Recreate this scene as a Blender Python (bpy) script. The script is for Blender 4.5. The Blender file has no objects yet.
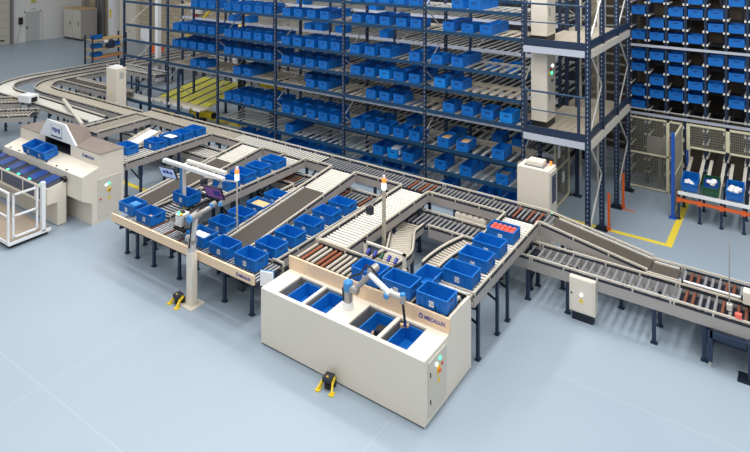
import bpy, math, random
from mathutils import Vector, Matrix
random.seed(7)
S = bpy.context.scene
COL = S.collection
PI = math.pi

# ------------------------------------------------------------ materials
def lin(c):
    return tuple(((v/255)/12.92 if v/255 <= .04045 else ((v/255+.055)/1.055)**2.4) for v in c)
def mat(name, rgb, rough=.5, metal=0.0, emit=0, noise=0.0, nscale=8.0, bump=0.0, coat=0.0):
    m = bpy.data.materials.new(name); m.use_nodes = True
    nt = m.node_tree; b = nt.nodes['Principled BSDF']
    c = lin(rgb)
    b.inputs['Base Color'].default_value = (*c, 1)
    b.inputs['Roughness'].default_value = rough
    b.inputs['Metallic'].default_value = metal
    if coat: b.inputs['Coat Weight'].default_value = coat
    if emit:
        b.inputs['Emission Color'].default_value = (*c, 1)
        b.inputs['Emission Strength'].default_value = emit
    if noise:
        tc = nt.nodes.new('ShaderNodeTexCoord'); n = nt.nodes.new('ShaderNodeTexNoise')
        n.inputs['Scale'].default_value = nscale; n.inputs['Detail'].default_value = 4
        nt.links.new(tc.outputs['Object'], n.inputs['Vector'])
        r = nt.nodes.new('ShaderNodeMix'); r.data_type = 'RGBA'
        r.inputs['A'].default_value = (*[v*(1-noise) for v in c], 1)
        r.inputs['B'].default_value = (*[min(1, v*(1+noise)) for v in c], 1)
        nt.links.new(n.outputs['Fac'], r.inputs['Factor'])
        nt.links.new(r.outputs['Result'], b.inputs['Base Color'])
        if bump:
            bp = nt.nodes.new('ShaderNodeBump'); bp.inputs['Strength'].default_value = bump
            nt.links.new(n.outputs['Fac'], bp.inputs['Height']); nt.links.new(bp.outputs['Normal'], b.inputs['Normal'])
    return m
M = {}
def D(k, *a, **kw): M[k] = mat(k, *a, **kw)
D('navy', (28, 46, 72), .45, noise=.06)
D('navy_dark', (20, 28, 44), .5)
D('beam_blue', (22, 60, 92), .4, noise=.05)
D('beam_white', (180, 186, 200), .4)
D('rail', (198, 190, 176), .4, noise=.03)
D('panel', (168, 162, 158), .4, metal=.2, noise=.03)
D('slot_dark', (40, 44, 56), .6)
D('roller', (176, 178, 182), .32, metal=.55)
D('roller_light', (222, 220, 212), .35, metal=.1)
D('roller_white', (226, 222, 212), .35)
D('roller_tan', (186, 178, 163), .4)
D('roller_orange', (146, 84, 54), .5)
D('roller_brown', (112, 66, 48), .6)
D('belt', (74, 68, 62), .9, noise=.08, nscale=20)
D('tote', (4, 104, 188), .45, noise=.05, nscale=3)
D('tote_bright', (4, 130, 215), .5, noise=.04, nscale=3)
D('tote_dark', (12, 40, 92), .5)
D('tote_green', (22, 84, 52), .45)
D('paper', (236, 236, 236), .6)
D('print', (120, 124, 140), .6)
D('mdf', (232, 204, 172), .55, noise=.05, nscale=6)
D('wood', (205, 172, 120), .6, noise=.1, nscale=10)
D('cream', (225, 217, 203), .4, noise=.015, nscale=2)
D('cream_dark', (205, 200, 188), .45)
D('white', (236, 238, 240), .35)
D('roof', (128, 116, 108), .6, noise=.05)
D('black', (24, 25, 28), .5)
D('grey', (120, 122, 124), .5)
D('grey_light', (196, 196, 192), .35, metal=.2)
D('yellow', (240, 206, 40), .5)
D('yellow_mesh', (190, 184, 70), .6, noise=.15, nscale=30)
D('floor_yellow', (236, 212, 64), .5, noise=.06)
D('orange', (222, 100, 44), .5)
D('red', (205, 48, 40), .5)
D('tomato', (240, 108, 92), .5)
D('joint_grey', (168, 164, 160), .35, metal=.4)
D('ur_blue', (62, 140, 205), .4)
D('ink', (52, 62, 150), .5)
D('pad_blue', (8, 58, 132), .35)
D('window_blue', (52, 66, 92), .25)
D('green_light', (60, 255, 160), .5, emit=3)
D('white_light', (240, 250, 255), .5, emit=4)
D('orange_light', (255, 110, 40), .5, emit=2.2)
D('screen_blue', (170, 190, 225), .4, emit=.35)
D('screen_pink', (110, 70, 130), .4, emit=.35)
D('tan_deck', (186, 176, 158), .6, noise=.08, nscale=4)
D('platform_tan', (158, 144, 128), .7, noise=.06, nscale=4)
D('fence', (214, 208, 178), .5)
D('wire', (150, 148, 134), .5, metal=.3)
D('post_blue', (24, 84, 178), .45)
D('door_grey', (186, 190, 190), .5)
D('wall_w', (222, 222, 220), .7, noise=.02, nscale=1)
D('rolldoor', (192, 188, 176), .6)
D('cardboard', (214, 178, 128), .7, noise=.06)
D('jacket', (34, 44, 70), .8)
D('brass', (160, 120, 70), .5)
D('back_shade', (84, 74, 62), .8, noise=.25, nscale=2)

def floor_mat():
    m = bpy.data.materials.new('epoxy_floor'); m.use_nodes = True; nt = m.node_tree
    b = nt.nodes['Principled BSDF']; tc = nt.nodes.new('ShaderNodeTexCoord')
    n = nt.nodes.new('ShaderNodeTexNoise'); n.inputs['Scale'].default_value = .35; n.inputs['Detail'].default_value = 5
    nt.links.new(tc.outputs['Object'], n.inputs['Vector'])
    br = nt.nodes.new('ShaderNodeTexBrick')
    br.inputs['Scale'].default_value = 1; br.inputs['Brick Width'].default_value = 5.2; br.inputs['Row Height'].default_value = 5.2
    br.inputs['Mortar Size'].default_value = .012; br.offset = 0
    br.inputs['Color1'].default_value = (0, 0, 0, 1); br.inputs['Color2'].default_value = (0, 0, 0, 1); br.inputs['Mortar'].default_value = (1, 1, 1, 1)
    nt.links.new(tc.outputs['Object'], br.inputs['Vector'])
    r = nt.nodes.new('ShaderNodeMix'); r.data_type = 'RGBA'
    r.inputs['A'].default_value = (*lin((144, 160, 174)), 1); r.inputs['B'].default_value = (*lin((156, 171, 184)), 1)
    nt.links.new(n.outputs['Fac'], r.inputs['Factor'])
    r2 = nt.nodes.new('ShaderNodeMix'); r2.data_type = 'RGBA'; r2.inputs['B'].default_value = (*lin((176, 187, 198)), 1)
    ml = nt.nodes.new('ShaderNodeMath'); ml.operation = 'MULTIPLY'; ml.inputs[1].default_value = .35
    nt.links.new(br.outputs['Color'], ml.inputs[0]); nt.links.new(ml.outputs[0], r2.inputs['Factor'])
    nt.links.new(r.outputs['Result'], r2.inputs['A']); nt.links.new(r2.outputs['Result'], b.inputs['Base Color'])
    b.inputs['Roughness'].default_value = .38
    return m
def brick_mat():
    m = bpy.data.materials.new('block_wall'); m.use_nodes = True; nt = m.node_tree
    b = nt.nodes['Principled BSDF']; tc = nt.nodes.new('ShaderNodeTexCoord')
    mp = nt.nodes.new('ShaderNodeMapping'); mp.inputs['Rotation'].default_value = (PI/2, 0, 0)
    br = nt.nodes.new('ShaderNodeTexBrick'); br.inputs['Scale'].default_value = 1
    br.inputs['Brick Width'].default_value = .6; br.inputs['Row Height'].default_value = .28; br.inputs['Mortar Size'].default_value = .02
    br.inputs['Color1'].default_value = (*lin((196, 184, 160)), 1); br.inputs['Color2'].default_value = (*lin((180, 166, 142)), 1)
    br.inputs['Mortar'].default_value = (*lin((158, 146, 126)), 1)
    nt.links.new(tc.outputs['Object'], mp.inputs['Vector']); nt.links.new(mp.outputs['Vector'], br.inputs['Vector'])
    nt.links.new(br.outputs['Color'], b.inputs['Base Color']); b.inputs['Roughness'].default_value = .85
    return m
M['floor'] = floor_mat(); M['brick'] = brick_mat()

# ------------------------------------------------------------ mesh builder
class MB:
    def __init__(s): s.v = []; s.f = []; s.sm = []
    def add(s, vs, fs, smooth=False):
        o = len(s.v); s.v += [tuple(p) for p in vs]
        for f in fs: s.f.append(tuple(i+o for i in f)); s.sm.append(smooth)
        return s
    def box(s, x0, x1, y0, y1, z0, z1):
        return s.hexa([(x0,y0,z0),(x1,y0,z0),(x1,y1,z0),(x0,y1,z0),(x0,y0,z1),(x1,y0,z1),(x1,y1,z1),(x0,y1,z1)])
    def hexa(s, p):
        return s.add(p, [(0,3,2,1),(4,5,6,7),(0,1,5,4),(1,2,6,5),(2,3,7,6),(3,0,4,7)])
    def c(s, x, y, z, sx, sy, sz): return s.box(x-sx/2, x+sx/2, y-sy/2, y+sy/2, z-sz/2, z+sz/2)
    def bar(s, a, b, w, h, up=(0,0,1)):
        a = Vector(a); b = Vector(b); d = (b-a).normalized(); up = Vector(up)
        if abs(d.dot(up)) > .99: up = Vector((0,1,0))
        r = d.cross(up).normalized()*w/2; u = r.cross(d).normalized()*h/2
        return s.hexa([a-r-u, a+r-u, b+r-u, b-r-u, a-r+u, a+r+u, b+r+u, b-r+u])
    def cyl(s, a, b, r, n=10, r2=None):
        a = Vector(a); b = Vector(b); d = (b-a).normalized(); r2 = r if r2 is None else r2
        u = d.orthogonal().normalized(); w = d.cross(u)
        vs = []
        for p, q in ((a, r), (b, r2)):
            for i in range(n):
                t = 2*PI*i/n; vs.append(p+(u*math.cos(t)+w*math.sin(t))*q)
        s.add(vs, [(i, (i+1) % n, n+(i+1) % n, n+i) for i in range(n)], True)
        s.add(vs, [tuple(range(n-1, -1, -1)), tuple(range(n, 2*n))])
        return s
    def tube(s, pts, r, n=8):
        pts = [Vector(p) for p in pts]; vs = []; fs = []
        for i, p in enumerate(pts):
            d = (pts[min(i+1, len(pts)-1)]-pts[max(i-1, 0)]).normalized()
            u = d.cross(Vector((0,0,1)))
            u = u.normalized() if u.length > .05 else Vector((1,0,0)); w = d.cross(u).normalized()
            for k in range(n):
                t = 2*PI*k/n; vs.append(p+(u*math.cos(t)+w*math.sin(t))*r)
        for i in range(len(pts)-1):
            for k in range(n): fs.append((i*n+k, i*n+(k+1) % n, (i+1)*n+(k+1) % n, (i+1)*n+k))
        s.add(vs, fs, True); m = len(pts)-1
        s.add(vs, [tuple(range(n-1, -1, -1)), tuple(m*n+k for k in range(n))])
        return s
    def ball(s, c, r, nu=10, nv=6, sz=1):
        vs = []; fs = []
        for j in range(nv+1):
            ph = PI*j/nv
            for i in range(nu):
                t = 2*PI*i/nu; vs.append((c[0]+r*math.sin(ph)*math.cos(t), c[1]+r*math.sin(ph)*math.sin(t), c[2]+r*sz*math.cos(ph)))
        for j in range(nv):
            for i in range(nu): fs.append((j*nu+i, (j+1)*nu+i, (j+1)*nu+(i+1) % nu, j*nu+(i+1) % nu))
        return s.add(vs, fs, True)
    def prism(s, poly, a0, a1, axis='x'):      # poly: (y,z) for x, (x,z) for y, (x,y) for z
        n = len(poly)
        def P(q, a): return (a, q[0], q[1]) if axis == 'x' else ((q[0], a, q[1]) if axis == 'y' else (q[0], q[1], a))
        vs = [P(q, a0) for q in poly]+[P(q, a1) for q in poly]
        return s.add(vs, [tuple(range(n)), tuple(range(2*n-1, n-1, -1))]+[(i, n+i, n+(i+1) % n, (i+1) % n) for i in range(n)])
    def mesh(s, name, m):
        me = bpy.data.meshes.new(name); me.from_pydata(s.v, [], s.f)
        me.polygons.foreach_set('use_smooth', s.sm)
        me.materials.append(M[m] if isinstance(m, str) else m); me.validate(); me.update()
        if s.f:
            import bmesh
            bm = bmesh.new(); bm.from_mesh(me); bmesh.ops.recalc_face_normals(bm, faces=bm.faces[:]); bm.to_mesh(me); bm.free()
        return me
    def build(s, name, m, parent=None, label=None, loc=None, bevel=0):
        return link(s.mesh(name, m), name, parent, label, loc, bevel=bevel)
def link(me, name, parent=None, label=None, loc=None, rot=None, bevel=0):
    o = bpy.data.objects.new(name, me); COL.objects.link(o)
    if parent: o.parent = parent
    if loc: o.location = loc
    if rot: o.rotation_euler = rot
    if label: o['label'] = label
    if bevel:
        b = o.modifiers.new('bevel', 'BEVEL'); b.width = bevel; b.segments = 2; b.limit_method = 'ANGLE'
    return o
def tag(o, label, cat, group=None, kind=None):
    o['label'] = label; o['category'] = cat
    if group: o['group'] = group
    if kind: o['kind'] = kind
    return o
def thing(name, label, cat, loc=(0,0,0), rz=0, group=None):
    o = bpy.data.objects.new(name, None); COL.objects.link(o); o.empty_display_size = .1
    o.location = loc; o.rotation_euler = (0, 0, rz)
    return tag(o, label, cat, group)
def struct(name, mb, m):
    o = mb.build(name, m); o['kind'] = 'structure'; return o
def copy_tree(o, parent=None):
    c = o.copy(); COL.objects.link(c)
    if parent: c.parent = parent
    for ch in [x for x in o.children]: copy_tree(ch, c)
    return c
def text_mesh(txt, size, m, name='lettering', bold=0.0):
    cu = bpy.data.curves.new(name, 'FONT'); cu.body = txt; cu.size = size; cu.extrude = .002; cu.offset = bold
    o = bpy.data.objects.new('tmp', cu); COL.objects.link(o)
    dg = bpy.context.evaluated_depsgraph_get(); me = bpy.data.meshes.new_from_object(o.evaluated_get(dg))
    bpy.data.objects.remove(o); me.materials.clear(); me.materials.append(M[m]); me.name = name
    return me
def logo(parent, x, y, z, h, rz=0, m='ink', label=None):
    """round mark followed by the word, standing upright facing -y before rz"""
    mb = MB()
    R = h*.62
    for k in range(8):
        if k in (2,): continue
        a0 = 2*PI*k/8+.1; a1 = 2*PI*(k+1)/8-.05
        for j in range(2):
            t0 = a0+(a1-a0)*j/2; t1 = a0+(a1-a0)*(j+1)/2
            mb.prism([(R*math.cos(t0), R*math.sin(t0)), (R*math.cos(t1), R*math.sin(t1)), (R*.62*math.cos(t1), R*.62*math.sin(t1)), (R*.62*math.cos(t0), R*.62*math.sin(t0))], -.002, .002, 'y')
    mb.prism([(-R*.2, R*1.25), (R*.3, R*.8), (0, R*.2), (-R*.45, R*.7)], -.002, .002, 'y')
    o = mb.build('emblem', m, parent, label); o.location = (x, y, z); o.rotation_euler = (0, 0, rz)
    me = text_mesh('MECALUX', h*1.25, m, bold=.002)
    t = link(me, 'lettering', parent); c, s_ = math.cos(rz), math.sin(rz); dx = R*1.5
    t.rotation_euler = (PI/2, 0, rz); t.location = (x+dx*c, y+dx*s_, z-h*.45)

ORD = ['first', 'second', 'third', 'fourth', 'fifth', 'sixth', 'seventh', 'eighth', 'ninth', 'tenth', 'eleventh', 'twelfth']

# ------------------------------------------------------------ totes
def tote_mesh(h=.24, m='tote', name='tote_body', L=.6, Wd=.4):
    mb = MB(); l = L/2; w = Wd/2; t = .012; b = .015
    # body walls with a slight taper (floor smaller than rim)
    def wall(p0, p1, q0, q1, nrm):   # bottom edge p0-p1, top q0-q1, thickness towards the inside
        n = Vector(nrm)*t
        a = [Vector((*p0, .0)), Vector((*p1, .0)), Vector((*q1, h)), Vector((*q0, h))]
        mb.hexa([a[0], a[1], a[1]+n, a[0]+n, a[3], a[2], a[2]+n, a[3]+n])
    l1, w1 = l-b-.004, w-b-.004; l2, w2 = l-.012, w-.012
    wall((-l1,-w1), (l1,-w1), (-l2,-w2), (l2,-w2), (0,1,0)); wall((-l1,w1), (l1,w1), (-l2,w2), (l2,w2), (0,-1,0))
    wall((-l1,-w1), (-l1,w1), (-l2,-w2), (-l2,w2), (1,0,0)); wall((l1,-w1), (l1,w1), (l2,-w2), (l2,w2), (-1,0,0))
    mb.box(-l1, l1, -w1, w1, 0, .012)
    # rim
    for y0, y1 in ((-w, -w+.022), (w-.022, w)): mb.box(-l, l, y0, y1, h-.018, h)
    for x0, x1 in ((-l, -l+.022), (l-.022, l)): mb.box(x0, x1, -w, w, h-.0181, h-.0001)
    # corner pillars and ribs, lower rim line
    for sx in (-1, 1):
        for sy in (-1, 1):
            mb.c(sx*(l-.035), sy*(w-.012), h/2, .05, .016, h-.04); mb.c(sx*(l-.012), sy*(w-.035), h/2, .016, .05, h-.04)
    for sy in (-1, 1):
        for x in (-.14, .14): mb.c(x, sy*(w-.013), h/2, .012, .014, h-.05)
        mb.box(-l+.02, l-.02, sy*(w-.012)-.006, sy*(w-.012)+.006, h-.055, h-.045)
    for sx in (-1, 1):
        mb.box(sx*(l-.012)-.006, sx*(l-.012)+.006, -w+.02, w-.02, h-.055, h-.045)
    return mb.mesh(name, m)
TM = {'rack': tote_mesh(.27, 'tote', 'tote_body', .6, .355), 'rack_bright': tote_mesh(.27, 'tote_bright', 'tote_body', .6, .355), 'tote': tote_mesh(), 'tote_bright': tote_mesh(m='tote_bright'), 'tote_dark': tote_mesh(m='tote_dark')}
HS = []
for sx in (1, -1):
    hs = MB(); hs.c(sx*.2915, 0, .178, .005, .12, .026); HS.append(hs.mesh('handle_slot', 'tote_dark'))
lb = MB(); lb.box(-.045, .045, -.1915, -.1885, .055, .15); LB = lb.mesh('label_sticker', 'paper')
lp = MB()
for i in range(5):
    for j in range(4):
        if (i*3+j*5) % 4: lp.c(-.027+i*.0135, -.1925, .077+j*.017, .010, .002, .011)
LP = lp.mesh('printed_code', 'print')
le = MB(); le.box(.2885, .2915, -.03, .03, .05, .13); LE = le.mesh('label_sticker', 'paper')
TOTES = []
def tote(x, y, z, rz=0, label='blue tote', group=None, m='tote', parts=1, kind='long', tilt=0):
    r = bpy.data.objects.new('tote', TM[m]); COL.objects.link(r)
    r.location = (x, y, z); r.rotation_euler = (tilt, 0, rz); tag(r, label, 'crate', group)
    if parts:
        for h_ in (HS if parts > 1 else HS[:1]): link(h_, 'handle_slot', r, 'dark hand slot')
    if parts > 1:
        if kind == 'long':
            s = link(LB, 'label_sticker', r, 'white label'); link(LP, 'printed_code', s)
        else: link(LE, 'label_sticker', r, 'white label')
    TOTES.append(r)
    return r
def goods(name, label, cat, x, y, z, size, m, rz=0, n=1, bevel=.004):
    mb = MB()
    sx, sy, sz = size
    mb.box(-sx/2, sx/2, -sy/2, sy/2, 0, sz*.9)
    mb.box(-sx*.42, sx*.42, -sy*.42, sy*.42, sz*.9, sz)
    o = mb.build(name, m, None, None, (x, y, z), bevel=bevel); o.rotation_euler = (0, 0, rz)
    return tag(o, label, cat)

# ------------------------------------------------------------ conveyors
ROLL = {}
def roller_mesh(w, r, m):
    k = (round(w, 3), r, m)
    if k not in ROLL:
        mb = MB(); mb.cyl((0, -w/2, 0), (0, w/2, 0), r, 8); mb.cyl((0, -w/2-.015, 0), (0, w/2+.015, 0), r*.35, 6)
        ROLL[k] = mb.mesh('roller', m)
    return ROLL[k]
def conveyor(name, label, cat, x, y, rz, L, Wd, z0, z1=None, pitch=.105, rr=.022, rm='roller', accents=None, am='roller_orange',
             legs=(), gapL=(), gapR=(), belt=None, ph=.17, rails='LR', railm='rail', group=None, rollers=True, frames='LR', legL=True, legR=True, diag=True, bed=True, leg_in=0, r0=0, r1=None):
    z1 = z0 if z1 is None else z1
    R = thing(name, label, cat, (x, y, 0), rz, group)
    zz = lambda s: z0+(z1-z0)*s/L
    accents = accents or ()
    def segs(gaps):
        out = []; s = 0
        for a, b in sorted(gaps):
            if a > s+.02: out.append((s, a))
            s = max(s, b)
        if s < L-.02: out.append((s, L))
        return out
    for side, gaps in (('L', gapL), ('R', gapR)):
        sy = (1 if side == 'L' else -1)*Wd/2
        if side in frames:
            for a, b in segs(gaps):
                mb = MB(); dk = MB()
                mb.bar((a, sy, zz(a)-.08-ph/2), (b, sy, zz(b)-.08-ph/2), .035, ph)
                mb.bar((a, sy*1.0+(-.028 if sy > 0 else .028), zz(a)-.08-ph+.01), (b, sy+(-.028 if sy > 0 else .028), zz(b)-.08-ph+.01), .05, .015)
                n = max(1, int((b-a)/.105))
                dk.bar((a, sy, zz(a)-.062), (b, sy, zz(b)-.062), .03, .034)
                mb.build('side_frame', 'panel', R); dk.build('bearing_strip', 'slot_dark', R)
        if side in rails:
            for a, b in segs(gaps):
                mb = MB(); mb.bar((a, sy, zz(a)-.0), (b, sy, zz(b)-.0), .034, .032)
                n = max(1, int((b-a)/.6))
                for i in range(n+1):
                    s = a+(b-a)*i/n*.98+.01*(b-a); mb.c(s, sy, zz(s)-.045, .03, .036, .06)
                mb.build('guide_rail', railm, R)
    if rollers and belt is None:
        n = int(((r1 or L)-r0)/pitch)
        if bed: MB().bar((.02, 0, zz(.02)-.15), (L-.02, 0, zz(L-.02)-.15), Wd-.08, .03).build('gap_shade_bed', 'navy_dark', R)  # dark sheet added under the rollers so their gaps look shaded
        for i in range(n):
            s = r0+(i+.5)*pitch
            mm = am if i in accents else rm
            o = link(roller_mesh(Wd-.09, rr, mm), 'roller', R, 'orange roller' if (mm != rm and 'orange' in mm) else None, (s, 0, zz(s)-.055-rr))
            if z1 != z0: o.rotation_euler = (0, -math.atan2(z1-z0, L), 0)
    elif belt:
        b0, b1 = belt
        mb = MB(); mb.bar((b0, 0, zz(b0)-.085), (b1, 0, zz(b1)-.085), Wd-.18, .06)
        mb.cyl((b0, -(Wd-.18)/2, zz(b0)-.085), (b0, (Wd-.18)/2, zz(b0)-.085), .03, 10)
        mb.cyl((b1, -(Wd-.18)/2, zz(b1)-.085), (b1, (Wd-.18)/2, zz(b1)-.085), .03, 10)
        mb.build('belt', 'belt', R)
        for sy in (-1, 1):
            mb = MB(); mb.bar((b0, sy*(Wd/2-.058), zz(b0)-.055), (b1, sy*(Wd/2-.058), zz(b1)-.055), .026, .05)
            mb.build('belt_guard', 'roller_white', R)
        s = 0.03
        while s < L:
            if s < b0-.05 or s > b1+.05:
                link(roller_mesh(Wd-.09, rr, rm), 'roller', R, None, (s, 0, zz(s)-.055-rr))
            s += pitch
    for s in legs:
        zt = zz(s)-.06-ph
        for k, on in ((1, legL), (-1, legR)):
            if not on: continue
            mb = MB(); yy = k*(Wd/2-.03)+(leg_in if k < 0 else 0)
            mb.box(s-.035, s+.035, yy-.025, yy+.025, .02, zt); mb.box(s-.06, s+.06, yy-.045, yy+.045, 0, .02)
            mb.cyl((s, yy, .02), (s, yy, .06), .035, 8)
            mb.build('leg', 'navy', R)
        if legL and legR:
            mb = MB(); mb.box(s-.02, s+.02, -Wd/2+.03, Wd/2-.03, zt-.08, zt-.02)
            if diag: mb.bar((s, -Wd/2+.05, zt-.45), (s, Wd/2-.05, zt-.15), .025, .04)
            mb.build('cross_brace', 'navy_dark', R)
    return R
def spline(pts, n=8):
    P = [Vector(p) for p in pts]; P = [P[0]*2-P[1]]+P+[P[-1]*2-P[-2]]; out = []
    for i in range(1, len(P)-2):
        for k in range(n):
            t = k/n; a, b, c, d = P[i-1:i+3]
            out.append(.5*((2*b)+(-a+c)*t+(2*a-5*b+4*c-d)*t*t+(-a+3*b-3*c+d)*t**3))
    out.append(P[-2]); return out
def curve_conv(name, label, pts, Wd, pitch=.1, rm='roller_light', legs=(), group=None, surface=None, railm='rail', n=8):
    base = Vector(pts[0]); base.z = 0
    R = thing(name, label, 'conveyor', tuple(base)); C = [p-base for p in spline(pts, n)]
    N = []
    for i in range(len(C)):
        d = C[min(i+1, len(C)-1)]-C[max(i-1, 0)]; d.z = 0; d.normalize(); N.append(Vector((-d.y, d.x, 0)))
    for sgn in (1, -1):
        E = [c+nn*sgn*Wd/2 for c, nn in zip(C, N)]
        MB().tube([e+Vector((0,0,-.005)) for e in E], .026, 6).build('guide_rail', railm, R)
        for nm, off, hh, mm in (('side_frame', -.08, .13, 'panel'), ('bearing_strip', -.045, .035, 'slot_dark')):
            mb = MB()
            for a, b in zip(E[:-1], E[1:]): mb.bar(a+Vector((0,0,off-hh/2)), b+Vector((0,0,off-hh/2)), .03, hh)
            mb.build(nm, mm, R)
    # rollers by arc length
    acc = 0; nxt = pitch/2; k = 0
    for i in range(len(C)-1):
        seg = (C[i+1]-C[i]).length
        while nxt <= acc+seg:
            t = (nxt-acc)/seg; p = C[i].lerp(C[i+1], t); d = C[i+1]-C[i]
            if surface is None:
                link(roller_mesh(Wd-.09, .026, rm), 'roller', R, None, (p.x, p.y, p.z-.081), (0, 0, math.atan2(d.y, d.x)))
            nxt += pitch; k += 1
        acc += seg
    if surface:
        mb = MB()
        for i in range(len(C)-1):
            a, b, na, nb = C[i], C[i+1], N[i]*(Wd/2-.06), N[i+1]*(Wd/2-.06); z = Vector((0,0,.04)); dz = Vector((0,0,-.07))
            mb.hexa([a-na+dz-z, b-nb+dz-z, b+nb+dz-z, a+na+dz-z, a-na+dz, b-nb+dz, b+nb+dz, a+na+dz])
        mb.build('belt', surface, R)
    for f in legs:
        i = min(len(C)-1, int(f*(len(C)-1)))
        for sgn in (1, -1):
            p = C[i]+N[i]*sgn*(Wd/2-.04); zt = C[i].z-.26
            mb = MB(); mb.box(p.x-.03, p.x+.03, p.y-.03, p.y+.03, .02, zt); mb.box(p.x-.055, p.x+.055, p.y-.055, p.y+.055, 0, .02)
            mb.build('leg', 'navy', R)
    return R

# ------------------------------------------------------------ the setting
struct('floor', MB().box(-47, 12, -3, 27.2, -.2, 0), 'floor')
struct('wall_left', MB().box(-46.8, -46.6, -3, 27.2, 0, 9), 'wall_w')
struct('wall_back', MB().box(-46.6, 12, 26.8, 27.0, 0, 9), 'brick')
# roll-up door, personnel door
w = MB()
for k in range(7): w.box(-46.6, -46.55, 17.5, 21.0, k*.6+.01, k*.6+.59)
d1 = struct('door_1', w, 'rolldoor')
MB().box(-46.6, -46.45, 21.02, 21.2, 0, 4.2).build('door_guide', 'grey', d1, 'dark guide channel of roll-up door')
MB().box(-46.56, -46.5, 20.3, 20.6, .28, .36).build('door_handle', 'black', d1)
d2 = struct('door_2', MB().box(-46.6, -46.54, 22.07, 23.11, .01, 2.18), 'door_grey')
MB().box(-46.6, -46.5, 22.0, 22.07, 0, 2.25).box(-46.6, -46.5, 23.11, 23.18, 0, 2.25).box(-46.6, -46.5, 22.0, 23.18, 2.18, 2.25).build('door_frame', 'wall_w', d2)
MB().box(-46.54, -46.48, 22.12, 22.2, 1.0, 1.12).build('door_handle', 'black', d2)
struct('trim_1', MB().box(-46.6, -46.2, 26.35, 26.8, 0, 9), 'panel')
o = MB().box(-46.58, -46.45, 21.6, 21.85, 1.35, 1.85).build('control_box', 'black'); tag(o, 'small black door control box on wall beside the grey door', 'control box')
MB().tube([(-46.5, 21.7, 1.35), (-46.5, 21.66, .9), (-46.52, 21.55, .5), (-46.55, 21.5, .02)], .012, 6).build('cable', 'grey', o)
o = MB().box(-46.6, -46.56, 22.5, 22.85, 2.33, 2.42).build('door_sign', 'grey_light'); tag(o, 'small grey plate mounted above the grey door', 'sign')
o = MB().box(-46.6, -46.5, 22.5, 22.78, 2.88, 3.05).build('exit_sign', 'yellow_mesh'); tag(o, 'dim yellow-green emergency light high above the grey door', 'sign')
struct('trim_2', MB().box(-42.6, -41.9, 26.2, 26.8, 0, 9), 'white')
struct('trim_3', MB().box(-41.6, -39.6, 26.5, 26.8, 0, 9), 'cream')
MB().box(-42.4, -42.2, 26.17, 26.2, 1.7, 2.3).build('sign_plate', 'yellow')
tag(bpy.data.objects['sign_plate'], 'small yellow plate on the white pillar of the back wall', 'sign')
t = thing('pipe_duct', 'dark vertical pipe bundle on back wall right of the grey cabinet', 'pipe', (-44.4, 26.6, 0))
for dx in (-.35, 0, .4): MB().box(dx-.1, dx+.1, -.15, .1, 0, 7).build('pipe', 'grey', t)
# yellow floor lines
def fl(x0, x1, y0, y1, i):
    o = MB().box(x0, x1, y0, y1, .0, .004).build('floor_marking', 'floor_yellow'); return o
tag(fl(-5.6, -2.62, 16.28, 16.42, 0), 'yellow floor line running past the foot of the lift tower', 'floor marking')
tag(fl(-2.62, -2.46, 16.28, 19.5, 1), 'yellow floor line running under the orange-beamed pick shelf', 'floor marking')
tag(fl(-19.2, -15.6, 10.95, 11.1, 2), 'yellow floor line beside the white tall machine, under the loaded branch', 'floor marking')
tag(fl(-30, -24.3, 15.95, 16.1, 3), 'yellow floor line under the far left conveyors', 'floor marking')
tag(fl(-20.2, -17.8, 16.9, 17.6, 4), 'yellow floor patch beneath the flow rack, left end', 'floor marking')
mk = []
for i, (x, y, a) in enumerate(((-3.86, 15.72, 0), (-3.8, 17.85, .1))):
    o = MB().c(0, 0, .003, .35, .06, .005).build('floor_marker', 'orange', None, None, (x, y, 0)); o.rotation_euler = (0, 0, a)
    tag(o, ['short orange floor mark near the yellow line by tower foot', 'short orange floor mark beyond second upright of the tower'][i], 'floor marking')

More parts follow.
